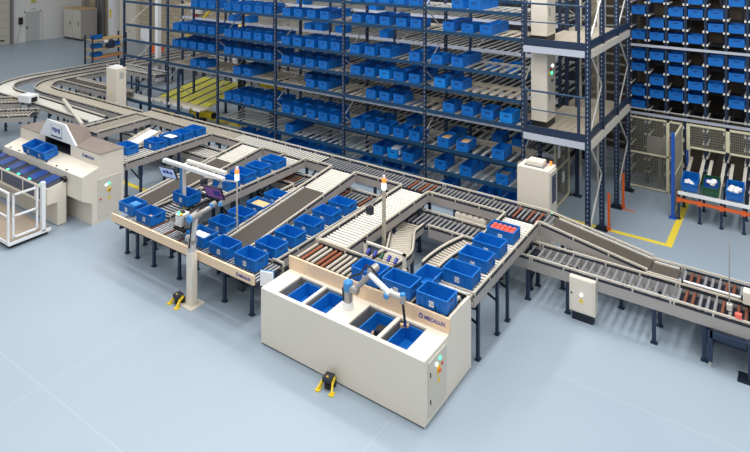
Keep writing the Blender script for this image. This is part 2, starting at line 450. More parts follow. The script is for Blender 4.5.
# ------------------------------------------------------------ flow racks
CX = [-23.27+2.92*k for k in range(7)]
LV = [.42, 1.02, 1.67, 2.67, 3.33, 3.97, 4.93, 5.58]
def rack(name, label, Y0, Y1, rear):
    R = thing(name, label, 'rack', (CX[0], Y0, 0)); H = 7.0
    for k, x in enumerate(CX):
        lx = x-CX[0]
        for yy in (0, Y1-Y0):
            mb = MB(); mb.box(lx-.042, lx+.042, yy-.035, yy+.035, .02, H); mb.box(lx-.09, lx+.09, yy-.07, yy+.07, 0, .02)
            u = mb.build('upright', 'navy', R)
            if k >= 1:
                mb = MB()
                z = .3
                while z < H:
                    mb.c(lx, yy-.0365, z, .014, .004, .04); z += .12
                mb.build('slot_row', 'beam_white' if not rear else 'slot_dark', u)
        mb = MB(); z = .2; s = 1
        while z+.9 < H:
            a, b = (.02, Y1-Y0-.02) if s > 0 else (Y1-Y0-.02, .02)
            mb.bar((lx, a, z), (lx, b, z+.9), .02, .03); z += .9; s = -s
        mb.build('brace', 'grey_light', R)
    if rear: MB().box(CX[2]-CX[0], CX[6]-CX[0], 3.0, 3.04, .05, 7).build('shade_sheet', 'slot_dark', R)  # dark sheet added so the depth behind the shelves looks unlit
    for b in range(6):
        x0 = CX[b]-CX[0]+.05; x1 = CX[b+1]-CX[0]-.05
        for i, z in enumerate(LV):
            if b < 2 and z < 2: continue
            mb = MB(); mb.box(x0, x1, -.05, .0, z-.05, z+.04); mb.box(x0, x1, -.062, -.05, z-.05, z-.04); mb.build('beam', 'beam_white' if rear and i in (1,2,3,5,6) else 'beam_blue', R)
            if b < (1 if not rear else 1): continue
            wide = z in (2.67, 3.33, 4.93) and not rear
            mb = MB(); n = 11
            mb.box(x0, x1, Y1-Y0-.04, Y1-Y0+.0, z-.04, z+.03)
            for k in range(n):
                xx = x0+(x1-x0)*(k+.5)/n; ww = .03 if rear else (.06 if wide else .035)
                mb.box(xx-ww, xx+ww, 0, Y1-Y0, z-.02, z+.012)
            mb.build('roller_track', 'tan_deck' if wide else 'grey_light', R)
            if wide or z == 1.67:
                MB().box(x0, x1, Y1-Y0-.32, Y1-Y0-.06, z-.02, z+.016).build('back_panel', 'tan_deck', R)
            if z == 2.67 and not rear: MB().box(x0, x1, .0, .04, z-.13, z-.05).build('lower_beam', 'beam_white', R)
    return R
rack('flow_rack', 'navy steel flow rack behind the main conveyor, front row of shelves', 15.035, 16.3, False)
rack('flow_rack', 'second flow rack with white beams standing behind the front rack', 18.0, 20.9, True)
# totes in the racks: pixel columns were turned into bay positions (metres from the left column)
bayname = {1: 'bay with five-deep blue stacks left of the yellow motor', 2: '', 3: '', 4: '', 5: ''}
BN = ['far left', 'second', 'third', 'fourth', 'fifth', 'rightmost']
LN = ['bottom shelf', 'second lowest shelf', 'third lowest shelf', 'fourth lowest shelf', 'middle shelf', 'third highest shelf', 'second highest shelf', 'top shelf']
def slots(front): return front
FR = {  # level -> bay -> x positions (centres) in the front row
 7: {3: [.3, .85, 1.5, 2.1, 2.6], 4: [.45, .95, 1.5, 2.0, 2.55], 5: [1.0, 1.52]},
 6: {1: [1.55, 2.05, 2.55], 2: [.45, .95, 1.5, 2.05, 2.52], 3: [.45, .95, 1.55, 2.1], 4: [.45, .98, 1.5, 2.1, 2.6], 5: [.72, 1.3, 1.85]},
 5: {1: [.42, .95, 1.45, 1.98, 2.5], 2: [.48, .98, 1.5, 2.02, 2.55], 3: [.42, .93, 1.5, 2.02, 2.52], 4: [.4, .95, 1.52, 2.55], 5: [.36, 1.0]},
 4: {1: [.42, .93, 1.43, 1.95, 2.5], 2: [.45, .98, 1.5, 2.0, 2.52], 3: [.42, .95, 1.5, 2.05], 4: [.42, .95, 1.5, 2.0, 2.52], 5: [.45, 1.0]},
 3: {1: [1.5, 2.02], 2: [.98, 1.5], 3: [1.5, 2.02], 4: [.98, 1.5, 2.0], 5: [.72, 1.32, 1.88, 2.42]},
 2: {2: [.48, .98, 1.5, 2.02, 2.55], 3: [.42, .95, 1.5, 2.05, 2.52], 4: [.42, .95, 1.47, 2.0, 2.52], 5: [.55, 1.15, 2.2]},
 1: {3: [.55], 4: [1.25, 1.78, 2.32], 5: [.45, 1.25, 2.3]},
 0: {2: [1.2, 1.8, 2.4], 3: [.5, 1.1, 1.7, 2.3], 4: [.6, 1.6, 2.2], 5: [.65, 1.75, 2.5]}}
BACK = {7: {5: [1.0, 1.52]}, 6: {1: [1.55, 2.05, 2.55], 2: [.45, .95, 1.5, 2.05], 3: [2.1, 1.55], 4: [.98, 1.5], 5: [.72, 1.85]},
 5: {1: [.42, .95, 1.45, 1.98, 2.5], 2: [.48, .98, 1.5, 2.02, 2.55], 3: [.93, 1.5, 2.02], 4: [.95, 1.52, 2.55], 5: [1.0]},
 4: {1: [.42, .93, 1.43, 1.95, 2.5], 2: [.45, .98, 1.5, 2.0, 2.52], 3: [.42, .95, 1.5, 2.05], 4: [.42, .95, 2.0, 2.52], 5: [.45]},
 3: {2: [.98, 1.5], 3: [.9, 1.5, 2.02], 4: [1.5]},
 2: {2: [.48, .98, 1.5, 2.02, 2.55], 3: [.42, .95, 1.5, 2.05], 4: [.42, .95], 5: [.55]},
 1: {3: [.5], 4: [1.25], 5: [1.3]}, 0: {3: [.8, 1.6], 4: [.9, 2.0], 5: [1.9]}}
REAR = {6: {2: [1.35], 3: [1.9]}, 5: {1: [.3, 1.2], 2: [1.75, 2.3], 3: [.35, 2.4]}, 3: {0: [2.6]}, 4: {4: [1.3, 1.9], 5: [.7, 1.4]}, 2: {5: [1.6, 2.2], 4: [.8]}, 1: {5: [.9, 1.56], 4: [.6]}}
BRIGHT = {(4, 4, 2), (4, 5, 0), (3, 5, 3), (1, 4, 1)}
for tab, yy, nm in ((FR, 15.37, 'front row of'), (BACK, 15.98, 'behind front totes on'), (REAR, 18.33, 'rear rack,')):
    for lv, bays in tab.items():
        for b, xs in bays.items():
            for i, x in enumerate(sorted(xs)):
                lab = f'{ORD[i]} blue tote from left, {nm} {LN[lv]}, {BN[b]} bay'
                g = f'blue totes in the flow rack, {LN[lv]}'
                mt = 'rack_bright' if (lv, b, i) in BRIGHT and yy < 15.5 else 'rack'
                tote(CX[b]+x, yy+random.uniform(-.02, .02), LV[lv]+.013, -PI/2+random.uniform(-.03, .03), lab, g, mt, parts=1 if yy < 15.5 else 0)
# contents of rack totes
goods('carton', 'flat tan carton lying in a rack tote, third lowest shelf', 'box', CX[5]+.55, 15.37, 1.80, (.3, .4, .11), 'cardboard')
goods('carton', 'tan carton in the tote right of the other carton', 'box', CX[5]+1.15, 15.37, 1.81, (.26, .36, .1), 'cardboard', .1)
goods('parts_bag', 'white bags heaped in a bright blue rack tote', 'bag', CX[4]+1.78, 15.37, 1.14, (.3, .42, .15), 'paper', .2, bevel=.03)
goods('parts_bag', 'grey parts heap in rightmost tote of second lowest shelf', 'bag', CX[5]+2.3, 15.37, 1.12, (.3, .42, .13), 'grey', .1, bevel=.03)

# left end of the rack: supports, yellow mesh lanes, machines
t = thing('support_frame', 'navy steel support table carrying the yellow mesh lanes', 'frame', (-21.6, 14.7, 0))
for x in (-1.35, .55, 2.35):
    for y in (0, .9): MB().box(x-.04, x+.04, y-.04, y+.04, 0, 1.04 if y else 2.6).build('leg', 'navy', t)
MB().box(-1.4, 3.2, -.03, .03, .92, 1.02).build('beam', 'beam_blue', t)
MB().box(-1.4, 1.6, -.03, .03, 1.62, 1.7).build('beam', 'beam_blue', t)
MB().box(-1.6, .3, .05, .6, .98, 1.04).build('shelf_plate', 'grey_light', t)
lane = None
for k in range(5):
    x = -21.45+k*.62
    mb = MB(); mb.hexa([(0,0,0), (.47,0,0), (.47,2.3,.36), (0,2.3,.36), (0,0,.05), (.47,0,.05), (.47,2.3,.41), (0,2.3,.41)])
    o = mb.build('mesh_lane', 'yellow_mesh', None, None, (x, 15.45, 1.06)); tag(o, f'{ORD[k]} yellow mesh lane from left beneath the flow rack', 'conveyor lane', 'yellow mesh lanes')
    MB().tube([(-.03, 0, .07), (-.03, 2.3, .43)], .015, 6).build('lane_edge', 'slot_dark', o)
o = MB().box(0, 3.0, 0, .4, 0, .05).build('lane_lip', 'tan_deck', None, None, (-21.3, 15.02, 1.06)); tag(o, 'grey-tan plate along the front ends of the yellow lanes', 'plate')
for i in range(5): MB().box(.1+i*.6, .5+i*.6, -.012, 0, -.03, .05).build('lip_strip', 'white', o)
for i, (x, y, z, lab) in enumerate(((-19.3, 15.9, .62, 'yellow motor drum standing at end of the yellow lanes'), (-16.75, 17.2, 1.85, 'yellow motor drum behind blue totes, mid rack'), (-18.5, 17.2, 3.9, 'yellow motor drum high up inside the rack'), (-21.0, 15.4, .45, 'yellow motor drum low under the support table'))):
    t = thing('drive_motor', lab, 'motor', (x, y, z-.15), .1)
    MB().box(-.1, .1, -.1, .1, -(z-.15), -.02).build('stand', 'navy_dark', t)
    MB().cyl((-.55, 0, .15), (.55, 0, .15), .15, 14).build('motor_body', 'yellow', t)
    MB().cyl((-.62, 0, .15), (-.55, 0, .15), .12, 12).cyl((.55, 0, .15), (.62, 0, .15), .12, 12).build('end_cap', 'black', t)
# machinery beyond the left bays: far conveyors and an inspection stand
for i, (Yc, zc, xa, xb) in enumerate(((17.15, 1.45, -27.5, -23.6), (22.2, 1.1, -27, -14.2), (23.6, 1.1, -28, -9))):
    conveyor('roller_conveyor', ['light roller conveyor passing behind the leftmost rack bays', 'roller conveyor crossing beyond the rear rack', 'farthest roller conveyor near the block wall'][i], 'conveyor', xa, Yc, 0, xb-xa, .7, zc, pitch=.25, rm='roller_light', legs=[.6+1.8*j for j in range(int((xb-xa)/1.8))], railm='roller_light')
t = thing('inspection_stand', 'far stand with white panel and red box beyond the rack', 'stand', (-32.5, 22.5, 0))
MB().box(-.05, .05, -.05, .05, 0, 2.3).build('post', 'grey_light', t); MB().box(-.5, .4, -.08, -.02, 1.3, 2.1).build('panel', 'white', t); MB().box(.6, 1.3, -.2, .3, .5, 1.2).box(.7, .8, 0, .1, 0, .5).build('side_box', 'orange', t)
o = MB().tube([(-33.0, 26.6, 0), (-33.0, 26.6, 6)], .1, 8).build('red_pipe', 'red'); tag(o, 'red vertical pipe on the block wall beyond the rack', 'pipe')
MB().box(-33.3, -32.4, 26.45, 26.7, 2.6, 3.1).build('pipe_box', 'white', o)
o = MB().bar((-31.5, 24.5, 1.2), (-27.2, 24.5, 4.8), .12, .12).box(-31.56, -31.44, 24.44, 24.56, 0, 1.25).build('yellow_brace', 'yellow'); tag(o, 'long diagonal yellow bar beyond the left rack bays', 'brace')
o = MB().box(-.12, .12, -.12, .12, 0, 8.5).build('white_pillar', 'white', None, None, (-27.75, 19.9, 0), .02); tag(o, 'slim white square pillar beyond the left rack bays', 'pillar')
MB().box(-.24, .24, -.24, .24, 0, .02).build('base_plate', 'grey', o)
o = MB().box(-.12, .12, -.12, .12, 0, 8.5).build('white_pillar', 'white', None, None, (-23.3, 21.3, 0), .02); tag(o, 'second slim white pillar right of the first, in rack', 'pillar')
for i, (x, z) in enumerate(((-22.8, 3.35), (-22.0, 3.35), (-20.8, 3.1))):
    o = goods('carton', ['tan carton glimpsed through the second rack bay', 'middle tan carton glimpsed through second rack bay', 'right tan carton glimpsed through second rack bay'][i], 'box', x, 21.6, z, (.4, .4, .45), 'cardboard')
t = thing('carton_shelf', 'far shelf holding tan cartons behind the second rack bay', 'shelf', (-22, 21.6, 0))
for x in (-1.3, 1.7):
    for y in (-.3, .3): MB().box(x-.04, x+.04, y-.04, y+.04, 0, 4).build('upright', 'navy', t)
MB().box(-1.3, 1.7, -.3, .3, 3.06, 3.1).box(-1.3, .55, -.3, .3, 3.31, 3.35).build('shelf_board', 'grey_light', t)

# ------------------------------------------------------------ lift tower right of the rack
T = thing('lift_tower', 'navy steel lift tower with two railed platforms right of rack', 'tower', (-4.11, 15, 0))
for i, y in enumerate((0, 1.3, 2.87, 4.28)):
    mb = MB(); mb.box(-.06, .06, y-.045, y+.045, .02, 8.2)
    u = mb.build('upright', 'navy', T)
    mb = MB(); z = .3
    while z < 8: mb.c(0, y-.047, z, .016, .004, .04); z += .11
    mb.build('slot_row', 'beam_white', u)
    MB().box(-.16, .16, y-.13, y+.13, 0, .02).box(-.1, .1, y-.08, y+.08, .02, .08).build('base_plate', 'navy_dark', u)
for y0, y1 in ((0, 1.3), (2.87, 4.28)):
    z = .3; s = 1
    while z < 7.8:
        a, b = (y0+.03, y1-.03) if s > 0 else (y1-.03, y0+.03)
        MB().bar((0, a, z), (0, b, z+1.15), .03, .045).build('brace', 'grey_light', T); z += 1.15; s = -s
for y in (1.3, 4.28-1.41): pass
for x, y in ((-1.42, 2.95), (-1.13, 3.0)):
    MB().box(x-.05, x+.05, y-.05, y+.05, 0, 8).box(x-.13, x+.13, y-.1, y+.1, 0, .02).build('rear_post', 'navy', T)
for zi, z in enumerate((2.62, 4.84)):
    mb = MB()
    for k in range(8): mb.box(-1.5+k*.18, -1.33+k*.18, .02, 4.2, z-.04, z)
    mb.build('platform_deck', 'tan_deck', T)
    MB().box(-1.6, -.06, -.05, 0, z-.02, z+.16).build('kick_board', 'navy', T)
    MB().box(-1.6, -.06, -.07, -.02, z-.19, z-.03).build('platform_beam', 'beam_white', T)
    MB().box(.0, .08, .05, 4.2, z-.2, z-.02).build('platform_beam', 'cream_dark', T)
    MB().box(-.02, .02, .05, 4.2, z, z+.2).build('kick_board', 'navy', T)
    for x in (-1.55, -.22): MB().box(x-.03, x+.03, -.04, .02, z+.1, z+1.05).build('railing_post', 'navy', T)
    MB().tube([(-1.6, -.02, z+1.05), (-.06, -.02, z+1.05)], .025).build('hand_rail', 'beam_blue', T)
    MB().tube([(-1.6, -.02, z+.58), (-.06, -.02, z+.58)], .015).build('mid_rail', 'beam_blue', T)
    c = thing('control_cabinet', ['tall cream cabinet with lit buttons on the lower lift platform', 'tall cream cabinet with black plinth on the upper lift platform'][zi], 'cabinet', (-5.47, 15.75, z))
    MB().box(-.21, .21, -.35, .35, .17, 2.0 if zi == 0 else 1.9).build('body', 'cream', c, bevel=.01)
    MB().box(-.2, .2, -.34, .34, 0, .17).build('plinth', 'black', c)
    MB().box(.21, .222, -.3, .3, .25, 1.85).build('door', 'cream_dark', c)
    h = MB().box(.222, .24, -.2, -.17, .7, .9).build('handle', 'grey', c)
    if zi == 0:
        for k, (yy, zz, m_) in enumerate(((-.1, 1.5, 'red'), (.05, 1.58, 'white_light'), (-.2, 1.4, 'yellow'), (-.02, 1.4, 'green_light'), (0, 1.2, 'black'))):
            MB().cyl((.222, yy, zz), (.25, yy, zz), .035, 10).build('button', m_, c)
for i, (x, y) in enumerate(((-3.95, 16.35), (-3.95, 17.95))):
    o = MB().box(x-.03, x+.03, y-.03, y+.03, .05, .95).box(x-.05, x+.05, y-.05, y+.05, 0, .05).build('guard_post', 'orange'); tag(o, ['slim orange guard post beside the front tower upright pair', 'slim orange guard post beside the rear tower uprights'][i], 'post')
# dark stair and machinery silhouette behind the tower
t = thing('lift_mast', 'grey lift mast with ladder rungs standing behind the platforms', 'lift', (-4.6, 19.9, 0))
for x in (-.35, .35): MB().box(x-.05, x+.05, -.05, .05, 0, 8).build('mast_rail', 'grey_light', t)
mb = MB(); z = .3
while z < 7.8: mb.box(-.35, .35, -.03, .03, z, z+.05); z += .3
mb.build('rungs', 'grey', t)
t = thing('lift_mast', 'dark lift mast left of the grey one behind the platforms', 'lift', (-5.3, 19.5, 0))
for x in (-.3, .3): MB().box(x-.06, x+.06, -.05, .05, 0, 8).build('mast_rail', 'cream_dark', t)
mb = MB(); z = .4
while z < 7.8: mb.bar((-.3, 0, z), (.3, 0, z+.5), .03, .05); z += .5
mb.build('lattice', 'wire', t)
# mesh gate panel behind the floor cabinet
def mesh_panel(parent, x0, x1, z0, z1, y=0, dx=.05, dz=.1, m='wire', nm='wire_mesh'):
    mb = MB(); x = x0+dx
    while x < x1: mb.box(x-.005, x+.005, y-.003, y+.003, z0, z1); x += dx
    z = z0+dz
    while z < z1: mb.box(x0, x1, y-.004, y+.002, z-.006, z+.006); z += dz
    return mb.build(nm, m, parent)
def frame(parent, x0, x1, z0, z1, w=.05, m='fence', y=0, mid=()):
    mb = MB(); mb.box(x0, x0+w, y-w/2, y+w/2, z0, z1).box(x1-w, x1, y-w/2, y+w/2, z0, z1).box(x0, x1, y-w/2, y+w/2, z1-w, z1).box(x0, x1, y-w/2, y+w/2, z0, z0+w)
    for z in mid: mb.box(x0, x1, y-w/2, y+w/2, z-w/2, z+w/2)
    return mb.build('frame', m, parent)
g = thing('mesh_gate', 'cream framed wire mesh gate standing behind the floor cabinet', 'gate', (-5.45, 16.6, 0), PI/2)
frame(g, 0, 1.3, .05, 2.2, mid=(1.1,)); mesh_panel(g, 0, 1.3, .05, 2.2); MB().box(.2, .42, -.03, -.02, 1.4, 1.75).box(.6, .8, -.03, -.02, .6, .9).build('notice', 'paper', g)
# floor cabinet in front of the tower
c = thing('control_cabinet', 'large cream cabinet with top unit between main conveyor and tower', 'cabinet', (-5.08, 14.35, 0))
MB().box(-.45, .33, -.3, .24, .1, 2.05).build('body', 'cream', c, bevel=.01)
MB().box(-.43, .31, -.28, .22, 0, .1).build('plinth', 'black', c)
MB().box(-.27, .12, -.15, .15, 2.05, 2.17).build('top_unit', 'cream', c, bevel=.01)
MB().box(-.31, .16, -.19, .19, 2.05, 2.075).build('top_gap', 'grey', c)
MB().box(.33, .36, -.27, .2, .15, 2.0).build('door', 'cream_dark', c)
MB().box(.36, .365, -.17, .12, 1.25, 1.9).build('window', 'window_blue', c, 'dark glass window')
MB().cyl((.36, -.2, 1.05), (.38, -.2, 1.05), .02, 8).build('lamp', 'green_light', c)
MB().cyl((.24, .12, 2.05), (.24, .12, 2.15), .025, 10).build('beacon', 'orange_light', c)

# ------------------------------------------------------------ miniload rack on the right
Rm = thing('tote_storage', 'tall navy tote storage rack on the right filled with blue totes', 'rack', (-4.26, 20.2, 0))
XC = [-4.26+.527*k for k in range(9)]
ML = [.37, .75, 1.13, 1.52, 1.9, 2.29, 2.67, 3.06, 3.44, 3.83, 4.43, 4.82, 5.2, 5.59]
for k, x in enumerate(XC):
    lx = x-XC[0]
    for y in (0, .62):
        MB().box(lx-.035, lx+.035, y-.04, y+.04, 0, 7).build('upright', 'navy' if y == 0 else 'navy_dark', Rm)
    mb = MB()
    for z in ML:
        for sx in (-1, 1):
            if z == ML[0] and sx < 0: mb.box(lx-.03, lx+.03, -.03, 0, ML[0], ML[-1])
            mb.box(*sorted((lx+sx*.025, lx+sx*.075)), -.06, -.02, z-.045, z+.015)
            a, b = sorted((lx+sx*.035, lx+sx*.08)); mb.box(a, b, -.02, .6, z-.03, z-.005)
    mb.build('support_bracket', 'roller_white', Rm)
for z in (4.25, 2.14): MB().box(-.05, 4.3, -.1, -.04, z-.035, z+.035).build('front_rail', 'beam_white', Rm)
MB().box(-.05, 4.3, -.08, -.05, 2.27, 2.3).build('thin_rail', 'grey_light', Rm)
mb = MB()
for k in range(0, 8, 2): mb.bar((k*.527, .64, .3), ((k+2)*.527, .64, 3.4), .03, .05).bar(((k+2)*.527, .64, 3.6), (k*.527, .64, 6.6), .03, .05)
mb.build('rear_brace', 'slot_dark', Rm)
# second storage row behind, mostly empty, seen dark between totes
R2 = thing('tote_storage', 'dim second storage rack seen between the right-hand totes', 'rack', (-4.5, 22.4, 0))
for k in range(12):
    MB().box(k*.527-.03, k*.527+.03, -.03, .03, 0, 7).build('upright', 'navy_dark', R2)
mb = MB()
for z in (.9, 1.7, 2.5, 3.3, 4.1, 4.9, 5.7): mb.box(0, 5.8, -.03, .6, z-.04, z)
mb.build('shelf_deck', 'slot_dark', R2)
MB().box(-1.4, 6.5, .62, .66, 0, 7).build('shade_sheet', 'back_shade', R2)  # added sheet, dim depth behind the storage put into its brown colour
MB().box(0, 4.25, .66, .69, .05, 2.1).build('lower_shade_sheet', 'back_shade', Rm)  # added sheet, the gloom behind the fence put into its colour
MLT = [[5.2, 4.43, 3.83, 3.44, 2.67, 2.29], [5.59, 4.82, 4.43, 3.83, 3.06, 2.67], [5.2, 4.82, 4.43, 3.83, 3.44, 2.67], [5.59, 5.2, 4.43, 3.44, 3.06, 2.67],
       [5.2, 4.82, 3.83, 3.06], [5.59, 4.82, 4.43, 3.83, 3.44, 2.67], [5.2, 3.06, 2.29]]
for k, zs in enumerate(MLT):
    for i, z in enumerate(zs):
        tote(XC[k]+.2635, 20.2+.24, z+.001, -PI/2, f'{ORD[i]} blue tote from top in {ORD[k]} column of right storage rack', 'blue totes in the right storage rack', 'tote', parts=1)
# fence in front of it
Fn = thing('mesh_fence', 'cream framed wire mesh fence in front of storage rack, left part', 'fence', (-4.2, 19.7, 0))
frame(Fn, 0, 1.12, .02, 2.15, .045, mid=(1.07,)); mesh_panel(Fn, 0, 1.45, .05, 2.15, dx=.05, dz=.075)
MB().box(1.1, 1.5, -.022, .022, 2.1, 2.15).box(1.1, 1.5, -.022, .022, 1.05, 1.1).box(1.12, 1.16, -.022, .022, 0, 2.15).build('frame', 'fence', Fn)
o = MB().box(-.35, .35, -.12, .12, 0, .5).build('grey_panel_box', 'panel', None, None, (-3.35, 20.0, 1.0)); tag(o, 'pale grey box seen behind the left mesh fence', 'box')
MB().box(-.05, .05, -.05, .05, -1, 0).build('stand', 'grey', o)
Fs = thing('mesh_fence', 'short mesh fence section ending at the bright blue post', 'fence', (-2.7, 18.05, 0), PI/2)
MB().box(-.04, .04, -.04, .04, 0, 2.3).build('blue_post', 'post_blue', Fs, 'bright blue post')
MB().box(-.1, .1, -.1, .1, 0, .015).build('base_plate', 'post_blue', Fs)
frame(Fs, .04, 1.6, .05, 2.15, .045, mid=(1.07,)); mesh_panel(Fs, .06, 1.58, .07, 2.1, dx=.05, dz=.075)
Fr = thing('mesh_fence', 'wire mesh panel hanging above the pick shelf totes', 'fence', (-2.55, 19.75, 0))
frame(Fr, 0, 1.0, 1.45, 2.15, .05); frame(Fr, 1.0, 2.6, 1.45, 2.15, .05); mesh_panel(Fr, .03, 2.6, 1.48, 2.1, dx=.05, dz=.075)
MB().box(-.04, .05, -.05, .04, 0, 2.15).build('post', 'fence', Fr); MB().box(-.03, .02, -.1, -.05, .5, 1.4).build('blue_strip', 'post_blue', Fr)
# pick shelf
Ps = thing('pick_shelf', 'pick shelf with white edge and orange beam below the mesh panel', 'shelf', (-2.58, 18.05, 0))
MB().box(0, 3.2, -.03, .05, .68, .75).build('front_edge', 'white', Ps)
MB().box(0, 3.2, -.02, .03, .5, .57).build('beam', 'orange', Ps)
for k in range(6):
    x = .02+k*.5
    MB().box(x-.03, x+.03, .0, .05, .02, .68).box(x-.05, x+.05, -.03, .07, 0, .02).build('leg', 'navy', Ps)
    MB().box(x-.03, x+.03, .9, .95, .02, .8).box(x-.05, x+.05, .87, .98, 0, .02).build('leg', 'navy', Ps)
    MB().box(x-.045, x+.045, -.035, .04, .47, .6).build('bracket', 'orange', Ps)
for k in range(12):
    x = .1+k*.26+(.06 if k % 2 else 0)
    mb = MB(); mb.hexa([(x-.04,.05,.69), (x+.04,.05,.69), (x+.04,1.9,1.1), (x-.04,1.9,1.1), (x-.04,.05,.73), (x+.04,.05,.73), (x+.04,1.9,1.14), (x-.04,1.9,1.14)])
    mb.build('roller_track', 'cream_dark', Ps)
TM['tote_green'] = tote_mesh(m='tote_green')
tl = math.radians(14)
for i, (x, m_, lab) in enumerate(((-2.32, 'tote', 'blue tote with white bags, leftmost on the pick shelf'), (-1.82, 'tote_green', 'dark green crate on the pick shelf between two blue totes'), (-1.27, 'tote', 'blue tote heaped with white bags, right of green crate'))):
    # tilted towards the front on the sloping tracks
    r = tote(x, 18.42, .83, 0, lab, None, m_, parts=0)
    r.rotation_euler = (0, -0, -PI/2); r.rotation_euler = Matrix.Rotation(tl, 4, 'X').to_3x3().__matmul__(Matrix.Rotation(-PI/2, 3, 'Z')).to_euler()
    if m_ == 'tote_green': MB().box(-.22, .22, -.17, .17, .05, .2).build('liner', 'pad_blue', r)
def bagpile(label, x, y, z, n, r, m='paper', seed=1):
    rnd = random.Random(seed); mb = MB()
    for i in range(n): mb.ball((rnd.uniform(-r, r), rnd.uniform(-r, r), rnd.uniform(0, .05)), rnd.uniform(.05, .08), 8, 5, .6)
    o = mb.build('plastic_bag', m, None, None, (x, y, z)); return tag(o, label, 'bag')
bagpile('small white bags lying in the leftmost pick shelf tote', -2.32, 18.36, .92, 6, .1)
bagpile('white bags and cartons lying inside the green crate', -1.82, 18.4, 1.03, 8, .12, seed=3)
bagpile('large heap of white bags in tote right of green crate', -1.27, 18.36, .97, 14, .13, seed=5)

# ------------------------------------------------------------ conveyors in the centre
ZT = 1.33
def xs(a, b): return dict(x=a, L=b-a)
secs = [(-19.4, -14.55), (-14.55, -10.9), (-10.9, -7.78+.5), (-7.28, -4.6)]
gaps = [(-16.1, -15.32), (-13.92, -13.02), (-12.12, -11.36), (-10.42, -9.6), (-8.16, -7.4), (-5.4, -4.62)]
labs = ['upper main roller conveyor, left stretch beside the loaded branch', 'upper main roller conveyor stretch between left belt and second branch', 'upper main roller conveyor stretch in front of third rack column', 'upper main roller conveyor, right stretch with orange rollers near cabinet']
for i, (a, b) in enumerate(secs):
    gp = [(max(p, a)-a, min(q, b)-a) for p, q in gaps if q > a and p < b]
    acc = {0: (), 1: (), 2: {27, 30, 32}, 3: {19, 22, 24}}[i]
    r_ = conveyor('roller_conveyor', labs[i], 'conveyor', a, 13.31, 0, b-a, .64, ZT, pitch=.105, rm=['roller_tan', 'roller_light', 'roller', 'roller'][i], accents=acc, gapR=gp,
             legs=[s for s in (.6, 1.9, 3.2, 4.4) if s < b-a-.2])
    if i == 2: CV2 = r_
# blue strip on far rail
MB().box(-.6, 2.9, .34, .37, 1.3, 1.38).build('edge_strip', 'beam_blue', CV2, 'blue edge strip')
# decline belt and double conveyor on the right
conveyor('belt_conveyor', 'dark belt conveyor sloping down to the right past the cabinet', 'conveyor', -4.6, 13.31, 0, 2.2, .64, ZT, .96, belt=(.25, 2.18), legs=(.5, 1.7), ph=.2)
conveyor('belt_conveyor', 'short level dark belt at foot of the sloping belt', 'conveyor', -2.4, 13.25, 0, .55, .64, .94, belt=(.04, .5), ph=.16)
conveyor('roller_conveyor', 'far lane of the double roller conveyor at right edge', 'conveyor', -1.84, 13.25, 0, 3.2, .64, .94, pitch=.12, rr=.03, am='roller_brown', accents={1, 2, 6, 7, 9, 10}, legs=(.5, 2.0), ph=.16)
conveyor('roller_conveyor', 'near lane of double roller conveyor with brown rollers, right edge', 'conveyor', -1.84, 12.54, 0, 3.2, .66, .93, pitch=.12, rr=.03, am='roller_brown', accents={1, 2, 6, 8, 9}, legs=(.52, 2.5), ph=.2)
conveyor('roller_conveyor', 'lower roller conveyor between electrical box and double lanes', 'conveyor', -4.5, 12.54, 0, 2.66, .66, .93, pitch=.15, rr=.028, bed=False, legs=(.75, 2.35), ph=.2)
conveyor('roller_conveyor', 'lower roller conveyor passing under the right-hand tote branch', 'conveyor', -8.3, 12.54, 0, 3.8, .66, .93, pitch=.12, rr=.028, gapR=[(.55, 1.35)], legs=(.3, 1.9, 2.9, 3.72), ph=.2)
conveyor('roller_conveyor', 'lower roller conveyor with orange rollers behind left belts', 'conveyor', -13.0, 12.54, 0, 4.7, .66, .93, pitch=.12, accents={8, 11, 13, 22, 25, 27, 33, 36, 38}, legs=(.5, 2.2, 3.9), ph=.18, gapR=[(0, .8), (1.9, 2.65), (3.55, 4.3)])
conveyor('roller_conveyor', 'lower roller conveyor passing beneath the loaded left branch', 'conveyor', -19.0, 12.54, 0, 6.0, .66, .93, pitch=.12, rm='roller_light', legs=(.5, 2.2, 3.9, 5.4), ph=.18)
t = thing('light_bar', 'bright white bar lying between the two right-hand lanes', 'bar', (-1.75, 12.9, .98))
MB().cyl((0, 0, 0), (.95, 0, 0), .022, 8).build('tube', 'white', t); MB().box(-.03, .0, -.03, .03, -.12, .03).box(.95, .98, -.03, .03, -.12, .03).build('bracket', 'slot_dark', t)
MB().box(-.07, 1.0, -.03, .0, -.3, -.05).build('divider', 'navy_dark', t)
# branch A loaded with totes
conveyor('roller_conveyor', 'branch with five blue totes leading to the white machine', 'conveyor', -15.72, 9.95, PI/2, 3.03, .76, ZT, pitch=.1, rm='roller_light', legs=(.5, 1.8))
Y_A = [(10.45, 0), (11.22, 0), (11.78, 0), (12.3, 0), (12.75, 0)]
LA = ['blue tote at lower end of left branch, beside white machine', 'second blue tote from machine end on the left branch', 'blue tote holding white paper on the left branch', 'fourth blue tote from machine end on the left branch', 'blue tote nearest main conveyor on the left branch']
ya = [10.5, 11.22, 11.75, 12.2, 12.68]
for i, yv in enumerate(ya): tote(-16.02+(.0 if i else -.1)+.25*(i > 0)*1.0-(.0), yv, ZT-.054, .02*i, LA[i], 'totes on the left branch', parts=2)
goods('paper_sheet', 'white sheet lying on top of a tote on left branch', 'paper', -15.77, 11.75, ZT+.14, (.4, .26, .012), 'paper', bevel=0)
